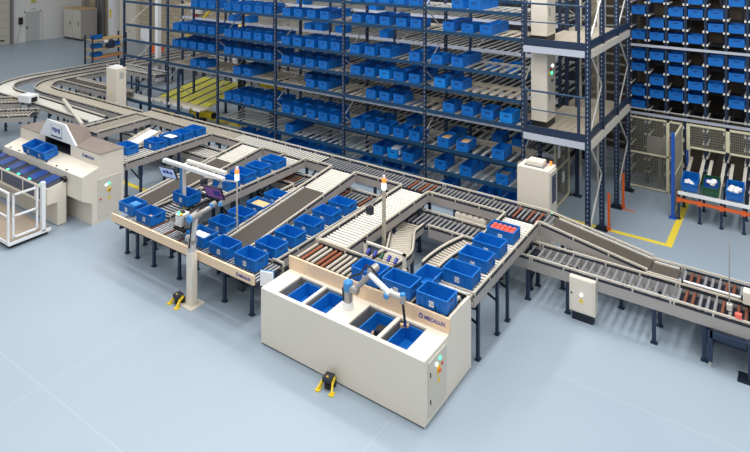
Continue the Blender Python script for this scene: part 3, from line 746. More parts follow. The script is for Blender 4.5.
# belts B, D
conveyor('belt_conveyor', 'left dark belt sloping from main conveyor to first station', 'conveyor', -13.48, 8.98, PI/2, 4.0, .84, .9, ZT, belt=(.1, 2.9), pitch=.075, rr=.024, rm='roller_white', legs=(.3, 1.6, 2.9))
conveyor('belt_conveyor', 'right dark belt sloping between two columns of blue totes', 'conveyor', -10.02, 8.98, PI/2, 4.0, .82, .9, ZT, belt=(.1, 2.8), pitch=.075, rr=.024, rm='roller_white', legs=(.3, 1.6, 2.9))
# lane C high, with closed-up totes
conveyor('roller_conveyor', 'upper branch carrying a row of touching blue totes', 'conveyor', -11.75, 9.9, PI/2, 3.08, .76, ZT, pitch=.1, rm='roller_white', legs=(.4, 1.7), railm='roller_tan')
for i, yv in enumerate([12.1, 11.52, 10.98, 10.42]):
    tote(-11.77, yv+.02, ZT-.054, 0, ['blue tote nearest main conveyor in the touching row', 'second blue tote from main conveyor in the touching row', 'third blue tote from main conveyor in the touching row', 'blue tote at the low end of the touching row'][i], 'totes in the touching row', parts=2)
# low lanes
conveyor('roller_conveyor', 'low roller lane right of left belt, below the touching totes', 'conveyor', -12.62, 9.1, PI/2, 3.1, .7, .93, pitch=.1, rm='roller', legs=(.5, 2.2), ph=.16)
conveyor('roller_conveyor', 'low roller lane carrying totes left of the right belt', 'conveyor', -10.78, 9.1, PI/2, 3.1, .66, .93, pitch=.1, rm='roller_light', legs=(.5, 2.2), ph=.16)
conveyor('roller_conveyor', 'low roller lane carrying totes right of the right belt', 'conveyor', -9.12, 9.1, PI/2, 3.1, .74, .93, pitch=.1, rm='roller_light', legs=(.5, 2.2), ph=.16)
for i, yv in enumerate([9.42, 9.98, 10.58, 11.18]):
    tote(-10.72, yv, .876, 0, ['blue tote behind the white-filled tote on left-hand column', 'third blue tote up the column left of right belt', 'blue tote holding a tan sheet left of the right belt', 'top blue tote of the column left of right belt'][i], 'totes left of the right belt', parts=2)
for i, yv in enumerate([9.32, 9.9, 10.53, 11.17, 11.77]):
    tote(-9.11, yv, .876, 0, f'{ORD[i+1]} blue tote up the column right of the right belt' if i < 4 else 'topmost blue tote of the column right of right belt', 'totes right of the right belt', parts=2)
goods('carton', 'flat tan carton lying in tote left of the right belt', 'box', -10.72, 10.58, 1.02, (.42, .28, .06), 'cardboard')
goods('carton', 'small tan carton in topmost tote left of right belt', 'box', -10.66, 11.2, .9, (.14, .12, .1), 'cardboard')
# E: wide white roller branch, F: right tote branch
conveyor('roller_conveyor', 'bright white roller branch descending to the second robot station', 'conveyor', -7.78, 9.72, PI/2, 3.26, .76, 1.31, ZT, pitch=.1, rr=.03, rm='roller_white', legs=(.4, 1.8, 2.9))
conveyor('roller_conveyor', 'right branch carrying four blue totes to second robot station', 'conveyor', -5.01, 9.72, PI/2, 3.26, .77, 1.31, ZT, pitch=.1, rr=.028, rm='roller_white', gapL=[(.1, 1.6)], legs=(.25, 1.1, 1.6, 2.9))
for i, yv in enumerate([11.97, 11.28, 10.67, 10.03]):
    tote(-5.01, yv, ZT-.06, 0, ['blue tote full of red round packs on the right branch', 'empty blue tote in front of the red-filled one', 'third blue tote down the right branch, empty', 'lowest blue tote on right branch, with white items'][i], 'totes on the right branch', parts=2)
for k in range(10):
    i, j = k % 5, k//5
    mb = MB(); mb.cyl((0, 0, 0), (0, 0, .12), .05, 12); mb.cyl((0, 0, .12), (0, 0, .14), .038, 12)
    o = mb.build('red_jar', 'tomato', None, None, (-5.01-.21+i*.105, 11.97-.07+j*.14, ZT-.05+.08)); tag(o, 'round red pack standing in the tote at top of right branch', 'jar', 'red packs in one tote')
for k in range(5):
    o = goods('small_item', 'small white item lying along lowest tote of right branch', 'item', -5.2+.1*k, 9.93, ZT-.04, (.07, .06, .12), 'roller_white', .1*k); o['group'] = 'white items in one tote'
# station 2 roller bed
conveyor('roller_conveyor', 'roller bed of second robot station behind the lettered board', 'conveyor', -8.16, 9.3, 0, 3.5, .72, 1.31, pitch=.125, rr=.03, rm='roller_tan', accents={1, 4, 5}, gapL=[(.05, .75), (1.4, 2.1), (2.2, 3.45)], rails='L', ph=.15, frames='L')
o = MB().box(-8.16, -7.4, 9.68, 9.76, 1.24, 1.3).build('cross_bar', 'roller_tan'); tag(o, 'tan cross bar where white rollers meet the station bed', 'bar')
tote(-5.03, 9.13, ZT-.064, 0, 'blue tote at right corner of second station, above lettering', 'totes at the second robot station', parts=2)
tote(-5.745, 9.13, ZT-.064, 0, 'blue tote in middle of second station bed, beside corner tote', 'totes at the second robot station', parts=2)
tote(-6.41, 9.12, ZT-.064, 0, 'blue tote behind the robot elbow on second station', 'totes at the second robot station', parts=2)
tote(-5.52, 9.66, ZT-.17, PI/2, 'blue tote half hidden behind the right corner totes', 'totes at the second robot station', parts=1)
for i, (x, y) in enumerate(((-5.2, 9.1), (-4.95, 9.02), (-5.8, 9.08), (-5.6, 9.02))):
    goods('dark_item', ['black part lying left in the corner tote', 'black part lying right in the corner tote', 'black part lying left in the middle station tote', 'black part lying right in the middle station tote'][i], 'item', x, y, ZT-.05, (.14, .1, .07), 'black', i)
# s-curve and merge
curve_conv('curved_conveyor', 'S-shaped curved roller conveyor rising to the second station', [(-7.35, 12.18, .93), (-7.3, 11.7, .95), (-7.02, 11.15, 1.02), (-6.72, 10.6, 1.12), (-6.6, 10.2, 1.22), (-6.58, 9.75, 1.29)], .54, .11, 'roller_tan', legs=(.35, .75))
curve_conv('curved_conveyor', 'narrow curved merge conveyor left of right tote branch', [(-5.56, 11.45, 1.3), (-5.68, 11.0, 1.3), (-5.74, 10.5, 1.3), (-5.74, 10.15, 1.3)], .34, .09, 'roller_tan', legs=(.6,))
# scanner frame
t = thing('scanner_frame', 'white frame with five blue scanner heads over station bed', 'frame', (-6.95, 9.72, 1.25))
MB().box(-.03, .03, -.02, .02, 0, .33).build('post', 'cream', t); MB().box(.87, .93, -.02, .02, -.05, .33).build('post', 'cream', t)
MB().box(-.03, .93, -.02, .02, .29, .33).build('cross_bar', 'cream', t)
for k in range(5): MB().cyl((.12+k*.16, -.03, .22), (.12+k*.16, -.12, .16), .035, 8).build('scanner_head', 'ink' if k != 2 else 'tote_green', t)
# light poles
def pole(label, x, y, z0, z1, pr, arm):
    t = thing('signal_pole', label, 'signal light', (x, y, z0))
    MB().box(-pr, pr, -pr, pr, 0, z1-z0).build('pole', 'roller_tan', t)
    MB().cyl((0, 0, z1-z0), (0, 0, z1-z0+.14), .045, 12).build('signal_lamp', 'white_light', t, 'lit white lamp')
    MB().cyl((0, 0, z1-z0+.14), (0, 0, z1-z0+.24), .045, 12).build('signal_lamp', 'orange_light', t, 'orange lamp')
    MB().cyl((0, 0, z1-z0+.24), (0, 0, z1-z0+.3), .03, 10).build('cap', 'white', t)
    MB().tube([(0, 0, z1-z0-.05), arm], .018).build('arm', 'panel', t)
    c = MB().box(arm[0]-.07, arm[0]+.07, arm[1]-.05, arm[1]+.05, arm[2]-.2, arm[2]-.04).cyl((arm[0], arm[1], arm[2]-.05), (arm[0], arm[1], arm[2]), .01, 6).build('camera', 'slot_dark', t)
    return t
pole('tall signal pole with lit lamp beside the white roller branch', -7.25, 10.82, 0, 2.15, .03, (-.3, -.1, 1.78))
pole('signal pole with lit lamp between first station totes', -10.42, 9.55, 0, 2.05, .015, (-.95, -.15, 1.95))

# ------------------------------------------------------------ first station (board with legs)
P = conveyor('roller_conveyor', 'roller bed of the first robot station behind tan board', 'conveyor', -13.25, 8.72, 0, 4.7, .74, .93, pitch=.085, rr=.022, rm='roller', accents={12, 18, 24, 30, 36}, am='roller_brown', gapL=[(.0, 4.4)], legs=(.1, .5, 1.14, 2.05, 3.52, 4.32), ph=.14, rails='L', frames='L', diag=False, leg_in=.2)
B1 = MB().box(-13.28, -8.53, 8.24, 8.28, .87, 1.05).build('front_board', 'mdf', None); tag(B1, 'long tan front board of the first robot station, resting on legs', 'board')
logo(B1, -8.98, 8.234, .955, .055)
t = thing('bed_bracket', 'dark bracket row fixing the tan board to the roller bed', 'bracket', (-13.2, 8.28, 0))
MB().box(0, 4.6, 0, .06, .82, .92).build('rail', 'slot_dark', t)
for i, (x, y, lab, kw) in enumerate(((-13.3, 8.83, 'blue tote at the left end of first robot station', {}), (-12.5, 8.77, 'blue tote with small brown carton, second from left end', {}), (-10.68, 8.78, 'blue tote with white cartons right of the first robot', {}), (-9.91, 8.76, 'front blue tote above board, left of the corner tote', {}), (-9.12, 8.75, 'blue tote at right corner of first station', {}))):
    tote(x, y, .876, 0, lab, 'totes at the first robot station', parts=2)
goods('carton', 'small brown carton in second tote from left station end', 'box', -12.5, 8.77, .9, (.2, .12, .08), 'cardboard')
goods('blue_box', 'pale blue box lying in the leftmost station tote', 'box', -13.2, 8.83, 1.0, (.25, .2, .1), 'ur_blue')
for i in range(3): goods('carton', ['left white carton in tote beside the first robot', 'middle white carton in tote beside the first robot', 'right white carton in tote beside the first robot'][i], 'box', -10.82+i*.13, 8.76, .98, (.1, .22, .09), 'paper', .1)
tote(-12.32, 9.66, 1.06, 0, 'blue tote lifted above the lane behind first robot gripper', 'totes at the first robot station', parts=2)
t = thing('lift_table', 'black lift table holding the raised tote by the robot', 'table', (-12.32, 9.66, .97)); MB().box(-.25, .25, -.15, .15, .05, .088).build('plate', 'black', t); MB().bar((-.2, 0, 0), (.2, 0, .05), .05, .03).bar((.2, .0, 0), (-.2, 0, .05), .05, .03).build('scissor', 'black', t)
# display bar with two monitors
t = thing('monitor_stand', 'white overhead bar on blue post carrying two monitors', 'monitor stand', (-12.45, 9.62, 0))
MB().box(-.05, .05, -.04, .04, .9, 1.9).build('post', 'ur_blue', t, 'light blue post'); MB().box(.06, .1, -.04, .04, .9, 1.9).build('post', 'cream', t)
MB().box(-.72, 1.5, -.05, .05, 1.88, 1.96).build('bar', 'white', t)
MB().box(.0, 1.4, .12, .2, 1.95, 2.03).box(0, .05, .0, .2, 1.9, 1.97).build('lamp_bar', 'roller_white', t)
tl_ = math.radians(24)
for i, (x, y, z, m_) in enumerate(((-.28, -.2, 1.76, 'screen_blue'), (1.47, -.25, 1.7, 'screen_pink'))):
    b = MB().box(-.26, .26, -.015, .015, -.17, .17).build('monitor', 'black', t, None, (x, y, z)); b.rotation_euler = (tl_, 0, math.radians(8))
    MB().box(-.235, .235, -.019, -.0155, -.145, .145).build('screen', m_, b)
    if i == 0: MB().box(-.16, -.06, -.0215, -.0195, -.02, .06).box(-.04, .04, -.0215, -.0195, -.02, .08).box(.06, .16, -.0215, -.0195, -.02, .05).build('screen_symbols', 'ink', b)
    else: MB().box(0, .19, -.0215, -.0195, -.06, .08).build('screen_image', 'ink', b)
    MB().tube([(x, -.0, 1.9), (x, y+.02, z)], .02).build('monitor_arm', 'grey', t)
# tablet by the corner and control boxes under the board
t = thing('status_tablet', 'white tablet display standing at first station corner', 'tablet', (-8.3, 8.36, .86), math.radians(20))
MB().box(-.13, .13, -.012, .012, .02, .3).build('screen', 'white', t); MB().box(-.14, .14, .012, .03, .01, .31).build('case', 'ur_blue', t)
MB().cyl((0, .05, -.1), (0, .05, .1), .015, 8).build('bracket', 'black', t)
o = MB().cyl((-9.3, 8.6, .45), (-9.3, 8.9, .45), .1, 12).box(-9.33, -9.27, 8.65, 8.85, .5, .7).build('drive_motor', 'black'); tag(o, 'round black drive motor slung under the first station', 'motor')

# ------------------------------------------------------------ robots
def joint(mb_parent, p, q, r, m='joint_grey', nm='joint', caps=True, cm='ur_blue'):
    j = MB().cyl(p, q, r, 16).build(nm, m, mb_parent)
    if caps:
        d = (Vector(q)-Vector(p)).normalized(); MB().cyl(q, Vector(q)+d*.03, r*.95, 16, r*.8).build('joint_cap', cm, j, 'blue joint cap')
    return j
t = thing('robot_arm', 'grey and blue robot arm on post in front of first station', 'robot arm', (-10.21, 8.13, 0))
MB().box(-.08, .08, -.08, .08, .02, 1.1).build('pedestal', 'cream', t, 'cream square pedestal', bevel=.01)
MB().box(-.2, .2, -.18, .18, 0, .02).build('base_plate', 'cream_dark', t)
MB().cyl((0, 0, 1.1), (0, 0, 1.22), .085, 16).build('base', 'grey_light', t)
joint(t, (.08, 0, 1.33), (-.13, 0, 1.33), .075, nm='shoulder_joint'); MB().cyl((0, 0, 1.2), (0, 0, 1.34), .075, 16).build('shoulder', 'grey_light', t)
MB().cyl((.05, -.02, 1.35), (.06, .05, 1.75), .055, 14).build('upper_arm', 'grey_light', t)
joint(t, (-.02, .2, 1.79), (.03, -.08, 1.79), .09, nm='elbow_joint')
MB().cyl((.02, .08, 1.8), (-.02, .62, 1.82), .05, 14).build('forearm', 'joint_grey', t)
joint(t, (-.03, .62, 1.85), (.0, .5, 1.85), .06, nm='wrist_joint'); joint(t, (.02, .74, 1.82), (.1, .66, 1.85), .05, nm='wrist_joint')
MB().tube([(.02, -.09, 1.2), (.1, -.13, 1.4), (.12, -.12, 1.6), (.08, -.06, 1.8), (.0, .2, 1.9), (-.1, .4, 1.9)], .016).build('cable', 'black', t, 'black cable')
t2 = thing('gripper_tool', 'black gripper with white suction ribs left of first robot', 'gripper', (-11.25, 8.75, 1.05))
MB().box(-.18, .2, -.16, .16, .0, .05).build('plate', 'black', t2)
for k in range(5): MB().box(-.16, .04, -.12, .12, .07+k*.055, .1+k*.055).build('suction_rib', 'white', t2)
MB().box(-.1, -.02, -.05, .05, .05, .36).build('core', 'black', t2)
MB().cyl((.12, 0, .05), (.12, 0, .3), .08, 14).build('rotary_joint', 'grey', t2); MB().ball((.02, -.1, .34), .035).build('yellow_cap', 'yellow', t2); MB().ball((-.06, -.1, .36), .03).build('green_cap', 'green_light', t2)
MB().tube([(.15, 0, .3), (.5, -.2, .6), (1.0, -.6, .7)], .02).build('hose', 'black', t2)
# robot on the cabinet
t = thing('robot_arm', 'grey and blue robot arm mounted on cream picking cabinet', 'robot arm', (-6.45, 8.5, 1.035))
MB().cyl((0, 0, 0), (0, 0, .12), .095, 18).build('base', 'white', t); MB().cyl((0, 0, .12), (0, 0, .32), .078, 18).build('base_joint', 'joint_grey', t)
MB().cyl((0, 0, .32), (0, 0, .46), .085, 18).cyl((0, 0, .46), (0, 0, .49), .08, 18, .05).build('shoulder_cap', 'ur_blue', t, 'blue cap')
joint(t, (-.02, 0, .36), (.2, .02, .36), .07, nm='shoulder_joint', caps=False)
MB().cyl((.17, .02, .4), (.45, .15, .72), .048, 14).build('upper_arm', 'joint_grey', t)
joint(t, (.45, .02, .76), (.47, .2, .78), .07, nm='elbow_joint', caps=False)
MB().cyl((.46, .0, .74), (.88, -.02, .56), .045, 14).build('forearm', 'white', t)
joint(t, (.88, .05, .56), (.86, -.09, .54), .055, nm='wrist_joint')
MB().cyl((.9, 0, .56), (1.12, 0, .56), .05, 14).build('wrist', 'grey_light', t)
joint(t, (1.13, 0, .48), (1.13, 0, .6), .052, nm='wrist_joint')
MB().cyl((1.13, 0, .48), (1.12, .08, .12), .022, 10).build('tool_rod', 'black', t); MB().cyl((1.12, .08, .12), (1.12, .085, .04), .028, 10).build('suction_cup', 'pad_blue', t)
MB().tube([(-.07, -.04, .1), (-.12, 0, .3), (-.02, .1, .5), (.2, .1, .62), (.38, .02, .86), (.5, .0, .86), (.6, .05, .72)], .018).build('cable', 'black', t, 'black cable')
o = MB().box(-.07, .07, -.03, .03, 0, .045).build('wood_block', 'wood', None, None, (-5.36, 8.62, 1.035)); o.rotation_euler = (0, 0, .5); tag(o, 'small wooden block at tip of the robot tool', 'block')

# laser scanners on the floor
def scanner(label, x, y, rz):
    t = thing('laser_scanner', label, 'scanner', (x, y, 0), rz)
    MB().cyl((0, 0, .03), (0, 0, .1), .065, 16).cyl((0, 0, .1), (0, 0, .13), .05, 16).build('body', 'black', t)
    MB().box(-.08, .08, -.07, .1, .13, .21).build('head', 'slot_dark', t, bevel=.012)
    MB().cyl((0, -.02, .21), (0, -.02, .216), .018, 10).build('indicator', 'yellow', t)
    for s in (-1, 1):
        mb = MB(); mb.bar((s*.09, .0, .12), (s*.13, -.1, .02), .03, .05); mb.box(s*.13-.04, s*.13+.04, -.15, -.05, 0, .02); mb.bar((s*.09, .08, .16), (s*.09, -.02, .1), .025, .05)
        mb.build('bracket', 'yellow', t, 'yellow bracket')
    MB().box(-.09, .09, .06, .12, .0, .14).build('mount', 'black', t)
scanner('yellow and black laser scanner at foot of picking cabinet', -6.42, 7.9, .15)
scanner('yellow and black laser scanner at foot of robot post', -10.46, 7.97, -.1)

# ------------------------------------------------------------ picking cabinet (second station)
K = thing('picking_cabinet', 'large cream picking cabinet with four tote wells and robot', 'cabinet', (-8.16, 8.07, 0))
X1 = 3.5; Y0, Y1 = .08, .72
mb = MB(); mb.box(0, X1-.03, 0, .03, .03, 1.0); mb.box(0, .03, .03, 1.6, .03, 1.0); mb.box(.03, X1-.03, .8, .84, .03, 1.0)
mb.box(0, X1-.03, 0, Y0, 1.0, 1.035); mb.box(0, X1-.03, Y1, .8, 1.0, 1.035)
px = 0
WX = [(.35, .93), (.99, 1.49), (1.97, 2.55), (2.62, 3.13)]
for a, b in WX: mb.box(px, a, Y0, Y1, 1.0, 1.035); px = b
mb.box(px, X1-.03, Y0, Y1, 1.0, 1.035); mb.box(.03, X1-.03, .03, .8, .3, .33)
mb.build('body', 'cream', K)
for a, b in WX:
    MB().box(a-.012, a, Y0-.01, Y1+.01, .8, 1.0).box(b, b+.012, Y0-.01, Y1+.01, .8, 1.0).box(a, b, Y1, Y1+.012, .8, 1.0).build('well_liner', 'grey', K)
MB().prism([(0, .03), (1.62, .03), (1.62, 1.29), (.845, 1.29), (.845, 1.036), (0, 1.036)], X1-.03, X1+.004, 'x').build('side_panel', 'cream', K)
MB().box(.02, X1-.02, .02, 1.6, 0, .03).build('plinth', 'black', K)
bd = MB().box(-.04, X1+.01, .8, .84, 1.036, 1.28).build('front_board', 'mdf', K, 'tan board with blue lettering')
logo(K, 2.97, .796, 1.16, .07)
dr = MB().box(X1+.004, X1+.02, .1, .68, .12, .96).build('door', 'cream_dark', K)
for zz in (.3, .72): MB().box(X1+.02, X1+.03, .14, .16, zz, zz+.07).build('hinge', 'black', dr)
for yy, zz, m_, nm in ((.34, .82, 'white_light', 'button'), (.45, .86, 'green_light', 'button'), (.52, .74, 'red', 'button')):
    MB().cyl((X1+.02, yy, zz), (X1+.035, yy, zz), .025, 10).build(nm, m_, dr)
MB().box(X1+.02, X1+.03, .36, .46, .64, .76).build('switch_plate', 'yellow', dr); MB().cyl((X1+.03, .41, .7), (X1+.06, .41, .7), .03, 10).build('switch', 'orange', dr)
MB().prism([(.36, .5), (.46, .5), (.41, .6)], X1+.02, X1+.024, 'x').build('warning_sign', 'yellow', dr)
for i, (a, b) in enumerate(WX):
    tote(-8.16+b-.215, 8.07+.4, .745, PI/2, ['blue tote sunk in leftmost well of picking cabinet', 'blue tote in second well, left of the robot base', 'blue tote in third well, with black and tan items', 'blue tote in rightmost well under the robot tool'][i], 'totes sunk in the picking cabinet', parts=1)
goods('dark_item', 'black box lying in second cabinet well tote', 'item', -6.85, 8.33, .76, (.13, .13, .1), 'black', .3)
goods('dark_item', 'black square box lying in third cabinet well tote', 'item', -5.78, 8.55, .76, (.2, .2, .14), 'black', .2)
for i, (x, y) in enumerate(((-5.95, 8.28), (-5.93, 8.38), (-5.92, 8.5))): goods('wood_block', ['nearest tan wooden block in third well tote', 'middle tan wooden block in third well tote', 'farthest tan wooden block in third well tote'][i], 'block', x, y, .76, (.09, .05, .05), 'wood', i)
goods('dark_item', 'small dark item in leftmost cabinet well tote', 'item', -7.42, 8.3, .76, (.08, .08, .05), 'brass', .2)

# slotted white chute under main, electrical box, right-edge devices
t = thing('gravity_chute', 'low white chute with five slats below the main conveyor', 'chute', (-6.65, 12.96, .08))
MB().box(0, .78, 0, .32, .6, .93).build('body', 'cream', t)
for k in range(5): MB().box(.03+k*.155, .12+k*.155, .01, .32, .931, .96).build('slat', 'roller_white', t)
for x in (.05, .7): MB().box(x-.03, x+.03, .02, .3, -.08, .6).build('leg', 'navy', t)
E_ = thing('electrical_box', 'cream electrical box with warning triangle hanging below lower conveyor', 'electrical box', (-3.68, 12.1, .17))
MB().box(0, .5, 0, .2, 0, .68).build('body', 'cream', E_, bevel=.008); MB().box(.02, .46, -.012, 0, .02, .66).build('door', 'cream', E_)
MB().box(.05, .45, .02, .18, -.17, 0).build('stand', 'navy_dark', E_)
MB().prism([(.19, .22), (.29, .22), (.24, .31)], -.016, -.012, 'y').build('warning_sign', 'yellow', E_); MB().cyl((.24, -.012, .37), (.24, -.03, .37), .022, 10).build('lamp', 'white_light', E_); MB().cyl((.05, -.012, .36), (.05, -.025, .36), .018, 8).build('lock', 'black', E_)
t = thing('transfer_lift', 'navy steel lift frame below conveyor at the right edge', 'frame', (-1.22, 12.1, 0))
MB().box(-.04, .04, 0, .08, .1, .62).build('post', 'navy', t); MB().box(.57, .66, -.05, .1, .02, .66).build('post', 'navy', t); MB().box(.42, .7, -.12, .17, 0, .02).build('base_plate', 'navy_dark', t)
MB().box(0, .55, 0, .07, .52, .62).build('beam', 'navy', t); MB().box(0, .55, .3, .37, .3, .38).build('beam', 'navy', t); MB().box(-.04, .04, .08, .37, .3, .37).build('beam', 'navy', t)
MB().cyl((0, .04, 0), (0, .04, .1), .02, 8).build('foot', 'grey_light', t)
t = thing('sensor_pole', 'thin sensor pole standing on the double conveyor, right edge', 'sensor', (-.96, 12.55, .88))
MB().cyl((0, 0, 0), (0, 0, 1.2), .012, 8).build('pole', 'panel', t); MB().box(-.04, .04, -.04, .04, 0, .1).build('sensor', 'roller_light', t)
o = MB().box(-.14, .16, -.1, .1, 0, .22).build('sensor_box', 'cream', None, None, (-.62, 12.75, 1.0), bevel=.01); tag(o, 'cream box mounted on double conveyor at right edge', 'box')
MB().box(-.02, .04, -.02, .04, -.15, 0).build('bracket', 'grey', o)
o = MB().box(-.05, .05, -.04, .04, 0, .09).build('reflector', 'tomato', None, None, (-.8, 12.24, .93)); tag(o, 'small red sensor on the near rail at right edge', 'sensor')
for i in range(2):
    o = MB().cyl((-1.8+i*.22, 12.28, .66), (-1.72+i*.22, 12.28, .66), .035, 10).box(-1.78+i*.22, -1.74+i*.22, 12.27, 12.32, .66, .76).build('cable_gland', 'yellow'); tag(o, ['left yellow plug under the double conveyor', 'right yellow plug under the double conveyor'][i], 'plug')

# ------------------------------------------------------------ white goods-to-person machine
W_ = thing('sorting_station', 'large white sorting machine with gabled brown roof, left side', 'machine', (-19.45, 8.6, 0))
pf = [(0, .72), (0, 1.34), (.48, 1.48), (.48, 1.8), (1.18, 1.8), (1.18, 0), (.28, 0), (.28, .57)]
pm = [(0, .72), (0, 1.34), (.48, 1.48), (1.1, 1.49), (1.1, 1.8), (1.18, 1.8), (1.18, 0), (.28, 0), (.28, .57)]
XO = (1.45, 2.85); XE = 4.28
MB().prism(pf, 0, XO[0], 'x').prism(pm, XO[0], XO[1], 'x').prism(pf, XO[1], XE, 'x').build('housing', 'cream', W_)
MB().box(XO[0], XO[1], 1.08, 1.099, 1.5, 1.8).box(XO[0], XO[0]+.01, .5, 1.1, 1.49, 1.8).box(XO[1]-.01, XO[1], .5, 1.1, 1.49, 1.8).box(XO[0], XO[1], .5, 1.1, 1.49, 1.5).build('opening', 'slot_dark', W_, 'dark opening')
MB().prism([(1.15, 1.8), (1.57, 2.3), (2.55, 2.3), (3.15, 1.8)], .478, .52, 'y').build('gable', 'white', W_)
MB().box(-.02, 1.16, .47, 1.2, 1.8, 1.815).box(1.16, 1.6, .53, 1.2, 1.8, 1.815).box(2.7, XE+.02, .53, 1.2, 1.8, 1.815).box(3.14, XE+.02, .47, .53, 1.8, 1.8151).hexa([(1.16,.52,1.8),(3.14,.52,1.8),(2.72,1.19,1.8),(1.5,1.19,1.8),(1.58,.52,2.29),(2.54,.52,2.29),(2.5,1.19,2.02),(1.62,1.19,2.02)]).build('roof', 'roof', W_, 'brown roof panels')
sg = MB().box(1.83, 2.4, .462, .478, 1.9, 2.24).build('sign_frame', 'window_blue', W_); sg.location = (.0, 0, -.03)
sp = MB().box(1.86, 2.4, .455, .462, 1.94, 2.24).build('sign_face', 'white', sg)
for k, (x0, x1, z0, z1) in enumerate(((1.92, 2.0, 2.08, 2.17), (2.03, 2.11, 2.04, 2.17), (2.14, 2.22, 2.07, 2.16), (2.25, 2.33, 2.03, 2.17))): MB().box(x0, x1, .45, .455, z0, z1).build('sign_symbol', 'ink', sg)
logo(W_, 3.5, .474, 1.64, .08)
dr = MB().box(XE, XE+.012, .42, 1.1, .12, 1.15).build('door', 'cream_dark', W_)
for yy, zz, m_ in ((.66, .95, 'white_light'), (.74, .97, 'green_light'), (.5, .62, 'red')): MB().cyl((XE+.012, yy, zz), (XE+.03, yy, zz), .025, 10).build('button', m_, dr)
MB().box(XE+.012, XE+.02, .7, .8, .74, .86).build('switch_plate', 'yellow', dr); MB().cyl((XE+.02, .75, .8), (XE+.05, .75, .8), .03, 10).build('switch', 'brass', dr)
MB().prism([(.7, .55), (.8, .55), (.75, .64)], XE+.012, XE+.016, 'x').build('warning_sign', 'yellow', dr)
MB().box(.05, XE-.03, .3, 1.16, -.0, .02).build('plinth', 'black', W_)
for k in range(7): MB().box(.3+k*.52, .36+k*.52, .03, .07, 1.345, 1.37).build('deck_stud', 'slot_dark', W_)
tr = thing('tray_table', 'tray table with six blue slots and green lights, left machine', 'table', (-19.6, 8.07, 0))
mb = MB(); mb.box(0, 3.72, 0, .5, .64, 1.05); mb.box(0, 3.72, .27, .5, .02, .64); mb.hexa([(0,0,1.05),(3.72,0,1.05),(3.72,.5,1.05),(0,.5,1.05),(0,.0,1.07),(3.72,.0,1.07),(3.72,.5,1.15),(0,.5,1.15)])
mb.build('body', 'cream', tr)
mb = MB(); mb.hexa([(.0,.02,1.072),(3.7,.02,1.072),(3.7,.5,1.15),(0,.5,1.15),(0,.02,1.082),(3.7,.02,1.082),(3.7,.5,1.16),(0,.5,1.16)]); mb.build('slot_tray', 'slot_dark', tr)
for k in range(6):
    x = .12+k*.6
    mb = MB(); mb.hexa([(x,.09,1.094),(x+.36,.09,1.094),(x+.36,.5,1.161),(x,.5,1.161),(x,.09,1.104),(x+.36,.09,1.104),(x+.36,.5,1.175),(x,.5,1.175)]); p_ = mb.build('slot_pad', 'pad_blue', tr)
    MB().c(x+.18, .05, 1.09, .09, .04, .02).build('slot_light', 'green_light', tr, 'lit green lamp')
for a, b in ((.05, 1.2), (1.28, 2.4), (2.48, 3.05), (3.3, 3.6)): MB().box(a, b, -.008, 0, .72, 1.02).build('window', 'window_blue', tr, 'dark blue glass')
MB().cyl((3.66, .42, 1.15), (3.66, .5, 1.15), .09, 14).cyl((.06, .42, 1.15), (.06, .5, 1.15), .09, 14).build('end_disc', 'black', tr)
tote(-17.96, 8.8, 1.43, .0, 'left of two blue totes on white machine deck', 'totes on the white machine', parts=2, tilt=math.radians(14))
tote(-17.34, 8.8, 1.43, .0, 'right of two blue totes on white machine deck', 'totes on the white machine', parts=2, tilt=math.radians(14))
# operator platform
Pf = thing('operator_platform', 'white railed operator platform in front of left machine', 'platform', (-20.6, 7.03, 0))
MB().box(0, 4.98, 0, 1.0, .1, .15).build('deck', 'platform_tan', Pf, 'tan deck'); MB().box(.05, 4.9, .04, .96, 0, .1).build('base', 'black', Pf)
MB().box(0, 4.98, -.02, 0, .1, .18).box(4.98, 5.0, -.02, 1.0, .1, .18).build('edge_trim', 'white', Pf)
for x in (.5, 2.7, 4.93): MB().box(x-.022, x+.022, -.022, .022, .15, 1.38).build('railing_post', 'white', Pf)
MB().box(.52, 4.91, -.02, .02, 1.34, 1.38).box(.52, 4.91, -.015, .015, .76, .795).build('hand_rail', 'white', Pf)
MB().box(4.9, 5.0, .77, .86, .15, 1.38).build('railing_post', 'white', Pf)
gt = MB(); gt.box(4.95, 4.99, .08, .12, .25, 1.32).box(4.95, 4.99, .64, .68, .25, 1.32).box(4.95, 4.99, .1, .66, 1.28, 1.32).box(4.95, 4.99, .1, .66, .25, .29).box(4.95, 4.99, .1, .66, .76, .8)
gt.build('gate', 'white', Pf)

# ------------------------------------------------------------ left loops
conveyor('roller_conveyor', 'near left conveyor running toward the white machine roof', 'conveyor', -18.95, 11.0, PI/2, 2.0, .9, ZT, pitch=.1, rm='roller_tan', legs=(.3, 1.4))
conveyor('roller_conveyor', 'left stretch of upper conveyor ahead of the big loop', 'conveyor', -24.6, 12.95, 0, 5.2, .62, ZT, pitch=.1, rm='roller_tan', legs=(.5, 2.2, 3.9))
curve_conv('curved_conveyor', 'inner curve of the conveyor loop at far left', [(-27.1, 15.6, ZT), (-27.1, 14.6, ZT), (-26.9, 13.8, ZT), (-26.2, 13.15, ZT), (-25.4, 12.96, ZT), (-24.6, 12.95, ZT)], .62, .13, 'roller_tan', legs=(.3, .6))
curve_conv('curved_conveyor', 'outer curve of the conveyor loop at far left', [(-28.5, 15.2, ZT), (-28.5, 13.8, ZT), (-28.0, 12.6, ZT), (-26.8, 11.95, ZT), (-25.3, 11.9, ZT), (-23.6, 11.9, ZT), (-21.8, 11.85, ZT), (-19.9, 11.8, ZT)], .62, .13, 'roller_light', legs=(.3, .5, .7, .9))
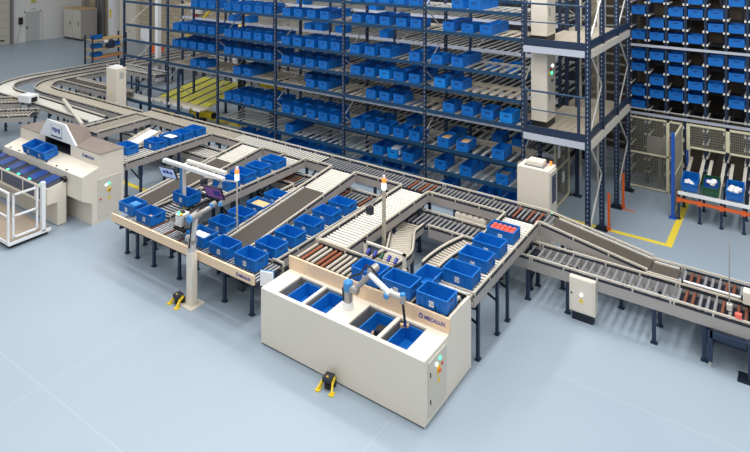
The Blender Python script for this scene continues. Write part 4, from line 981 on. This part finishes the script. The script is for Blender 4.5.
conveyor('roller_conveyor', 'far left conveyor running away to the small tote shelf', 'conveyor', -28.5, 15.2, PI/2, 8.0, .62, ZT, pitch=.15, rm='roller', legs=(.5, 2.5, 4.5, 6.5))
conveyor('roller_conveyor', 'inner far left conveyor beside the outermost one', 'conveyor', -27.1, 15.6, PI/2, 7.5, .62, ZT, pitch=.15, rm='roller', legs=(.5, 2.5, 4.5, 6.5))
conveyor('belt_conveyor', 'grey belt crossing right from far conveyors to tall box', 'conveyor', -26.6, 14.5, 0, 4.3, .7, ZT, belt=(.02, 4.25), legs=(.6, 2.2, 3.8))
for i, (x, y) in enumerate(((-26.9, 9.1), (-26.9, 10.35))):
    conveyor('roller_conveyor', ['nearest diagonal conveyor at left edge behind machine', 'second diagonal conveyor at left edge, behind the nearest'][i], 'conveyor', [-26.4, -27.6][i], [7.4, 8.9][i], math.radians(43), [5.3, 4.1][i], .8, ZT, pitch=.13, rm='roller_tan', legs=(1.5, 3.2))
o = MB().bar((-23.1, 12.35, ZT+.05), (-19.5, 11.05, ZT+.05), .1, .09).build('slanted_guide', 'cream_dark'); tag(o, 'long slanted grey guide bar over the left loop', 'guide bar')
for p in ((-22.9, 12.27), (-19.7, 11.12)): MB().box(p[0]-.03, p[0]+.03, p[1]-.03, p[1]+.03, 0, ZT+.02).build('post', 'navy', o)
t = thing('scan_box', 'white scanner box sitting over conveyors near left edge', 'scanner', (-24.0, 11.5, 0), .2)
MB().box(-.3, .3, -.22, .22, ZT+.02, ZT+.3).build('housing', 'white', t, bevel=.02); MB().box(.3, .32, -.12, .12, ZT+.05, ZT+.22).build('window', 'black', t); MB().box(-.04, .04, -.03, .03, 0, ZT+.02).build('post', 'grey', t)
o = MB().box(-.45, .45, -.2, .2, 0, 1.0).build('cream_box', 'cream', None, None, (-26.6, 16.6, 0)); tag(o, 'cream box on floor under the far left conveyors', 'box')
MB().cyl((.2, -.2, .8), (.2, -.23, .8), .04, 8).build('button', 'red', o); o.location = (-25.9, 14.95, 0)
c = thing('tall_cabinet', 'tall narrow cream cabinet beside leftmost rack column', 'cabinet', (-21.95, 13.83, 0))
MB().box(-.35, .35, -.2, .22, .08, 2.5).build('body', 'cream', c, bevel=.01); MB().box(-.33, .33, -.18, .2, 0, .08).build('plinth', 'black', c); MB().box(-.2, .2, -.13, .15, 2.5, 2.56).build('top_unit', 'white', c)
MB().box(-.03, .03, -.215, -.2, 1.5, 1.56).build('switch', 'yellow', c); MB().box(.35, .36, -.08, .1, 2.1, 2.35).build('label_plate', 'grey_light', c)
# a low white tray under the loaded branch and totes' chute
o = MB().hexa([(-17.4,11.2,1.0),(-16.9,11.2,1.0),(-16.9,12.2,1.25),(-17.4,12.2,1.25),(-17.4,11.2,1.03),(-16.9,11.2,1.03),(-16.9,12.2,1.28),(-17.4,12.2,1.28)]).build('white_chute', 'white'); tag(o, 'small white sloping chute left of the loaded branch', 'chute')
MB().bar((-17.43, 11.2, 1.06), (-17.43, 12.2, 1.31), .04, .08).bar((-16.87, 11.2, 1.06), (-16.87, 12.2, 1.31), .04, .08).build('side_rail', 'rail', o)
MB().box(-17.2, -17.1, 11.6, 11.7, 0, 1.05).build('leg', 'navy', o)

# ------------------------------------------------------------ far left furniture
c = thing('grey_cabinet', 'large pale grey double-door cabinet against the far back wall', 'cabinet', (-44.7, 25.2, 0))
MB().box(-1.35, 1.1, -.55, .7, .12, 2.3).build('body', 'panel', c); MB().box(-1.3, 1.05, -.5, .65, 0, .12).build('plinth', 'black', c); MB().box(-1.37, 1.12, -.57, .72, 2.3, 2.34).build('top_board', 'wood', c, 'brown top board')
for a, b in ((-1.3, -.1), (-.06, 1.05)):
    d = MB().box(a, b, -.57, -.55, .18, 2.28).build('door', 'cream_dark', c); MB().box(b-.32, b-.26, -.6, -.57, 1.1, 1.4).build('handle', 'black', d)
sh = thing('tote_shelf', 'small shelf unit with wooden boards far left behind conveyors', 'shelf', (-34.9, 20.2, 0))
for x in (-.4, .4):
    for y in (0, 2.2): MB().box(x-.04, x+.04, y-.04, y+.04, 0, 1.75).build('upright', 'navy', sh)
for z in (.45, .95, 1.5): MB().box(-.4, .44, 0, 2.2, z-.03, z).build('shelf_board', 'wood', sh); MB().box(.36, .44, -.05, 2.25, z-.08, z-.031).build('beam', 'orange' if z < .5 else 'wood', sh)
for i, (y, z, lab) in enumerate(((.45, 1.5, 'blue tote on top board of small far shelf'), (.45, .95, 'blue tote on middle board of small far shelf, left'), (1.6, .95, 'blue tote on middle board of small far shelf, right'), (.45, .45, 'blue tote on lowest board of small far shelf'))):
    tote(-34.85, 20.2+y, z+.001, PI/2, lab, 'totes on the small far shelf', parts=0)
tote(-31.3, 20.4, .56, PI/2+.3, 'blue tote on trolley right of the small far shelf', None, parts=0)
t = thing('trolley', 'low dark trolley carrying a tote beside the far shelf', 'trolley', (-31.3, 20.4, 0), .3)
MB().box(-.25, .25, -.4, .4, .5, .56).build('deck', 'grey', t)
for x in (-.2, .2):
    for y in (-.35, .35): MB().box(x-.02, x+.02, y-.02, y+.02, 0, .5).build('leg', 'grey', t)
o = MB().ball((0, 0, .25), .22, 10, 6, 1.2).box(-.2, .2, -.3, .1, 0, .3).build('work_jacket', 'jacket', None, None, (-34.3, 21.3, .96), bevel=.05); tag(o, 'dark jacket draped over the small far shelf', 'jacket')
MB().ball((-.05, -.3, .4), .14, 8, 5, .8).build('white_cloth', 'paper', o)

# ------------------------------------------------------------ camera, light, colour
cam = bpy.data.cameras.new('camera'); co = bpy.data.objects.new('camera', cam); COL.objects.link(co)
cam.sensor_width = 36; cam.lens = 606.49/750*36; cam.shift_y = -(226+59.84)/750
cam.clip_end = 200
co.location = (0, 0, 7.5); co.rotation_euler = (PI/2, 0, .60512)
S.camera = co
wd = bpy.data.worlds.new('world'); S.world = wd; wd.use_nodes = True
bg = wd.node_tree.nodes['Background']; bg.inputs[0].default_value = (.93, .96, 1, 1); bg.inputs[1].default_value = .34
def area(x, y, z, sx, sy, e, rz=0, col=(1, .985, .96)):
    l = bpy.data.lights.new('ceiling_lamp', 'AREA'); l.shape = 'RECTANGLE'; l.size = sx; l.size_y = sy; l.energy = e; l.color = col
    o = bpy.data.objects.new('ceiling_lamp', l); COL.objects.link(o); o.location = (x, y, z); o.rotation_euler = (0, 0, rz)
for x, e in ((-40, 600), (-27, 800), (-14, 1050), (-5, 1150), (3, 1350)):
    area(x, 6, 12, .8, 24, e)
area(-12, 13.9, 11.5, 26, .8, 650)
area(-12, 9.5, 12, 26, .8, 500)
v = S.view_settings; v.view_transform = 'Standard'; v.look = 'None'; v.gamma = 1; v.exposure = .05; v.use_curve_mapping = False
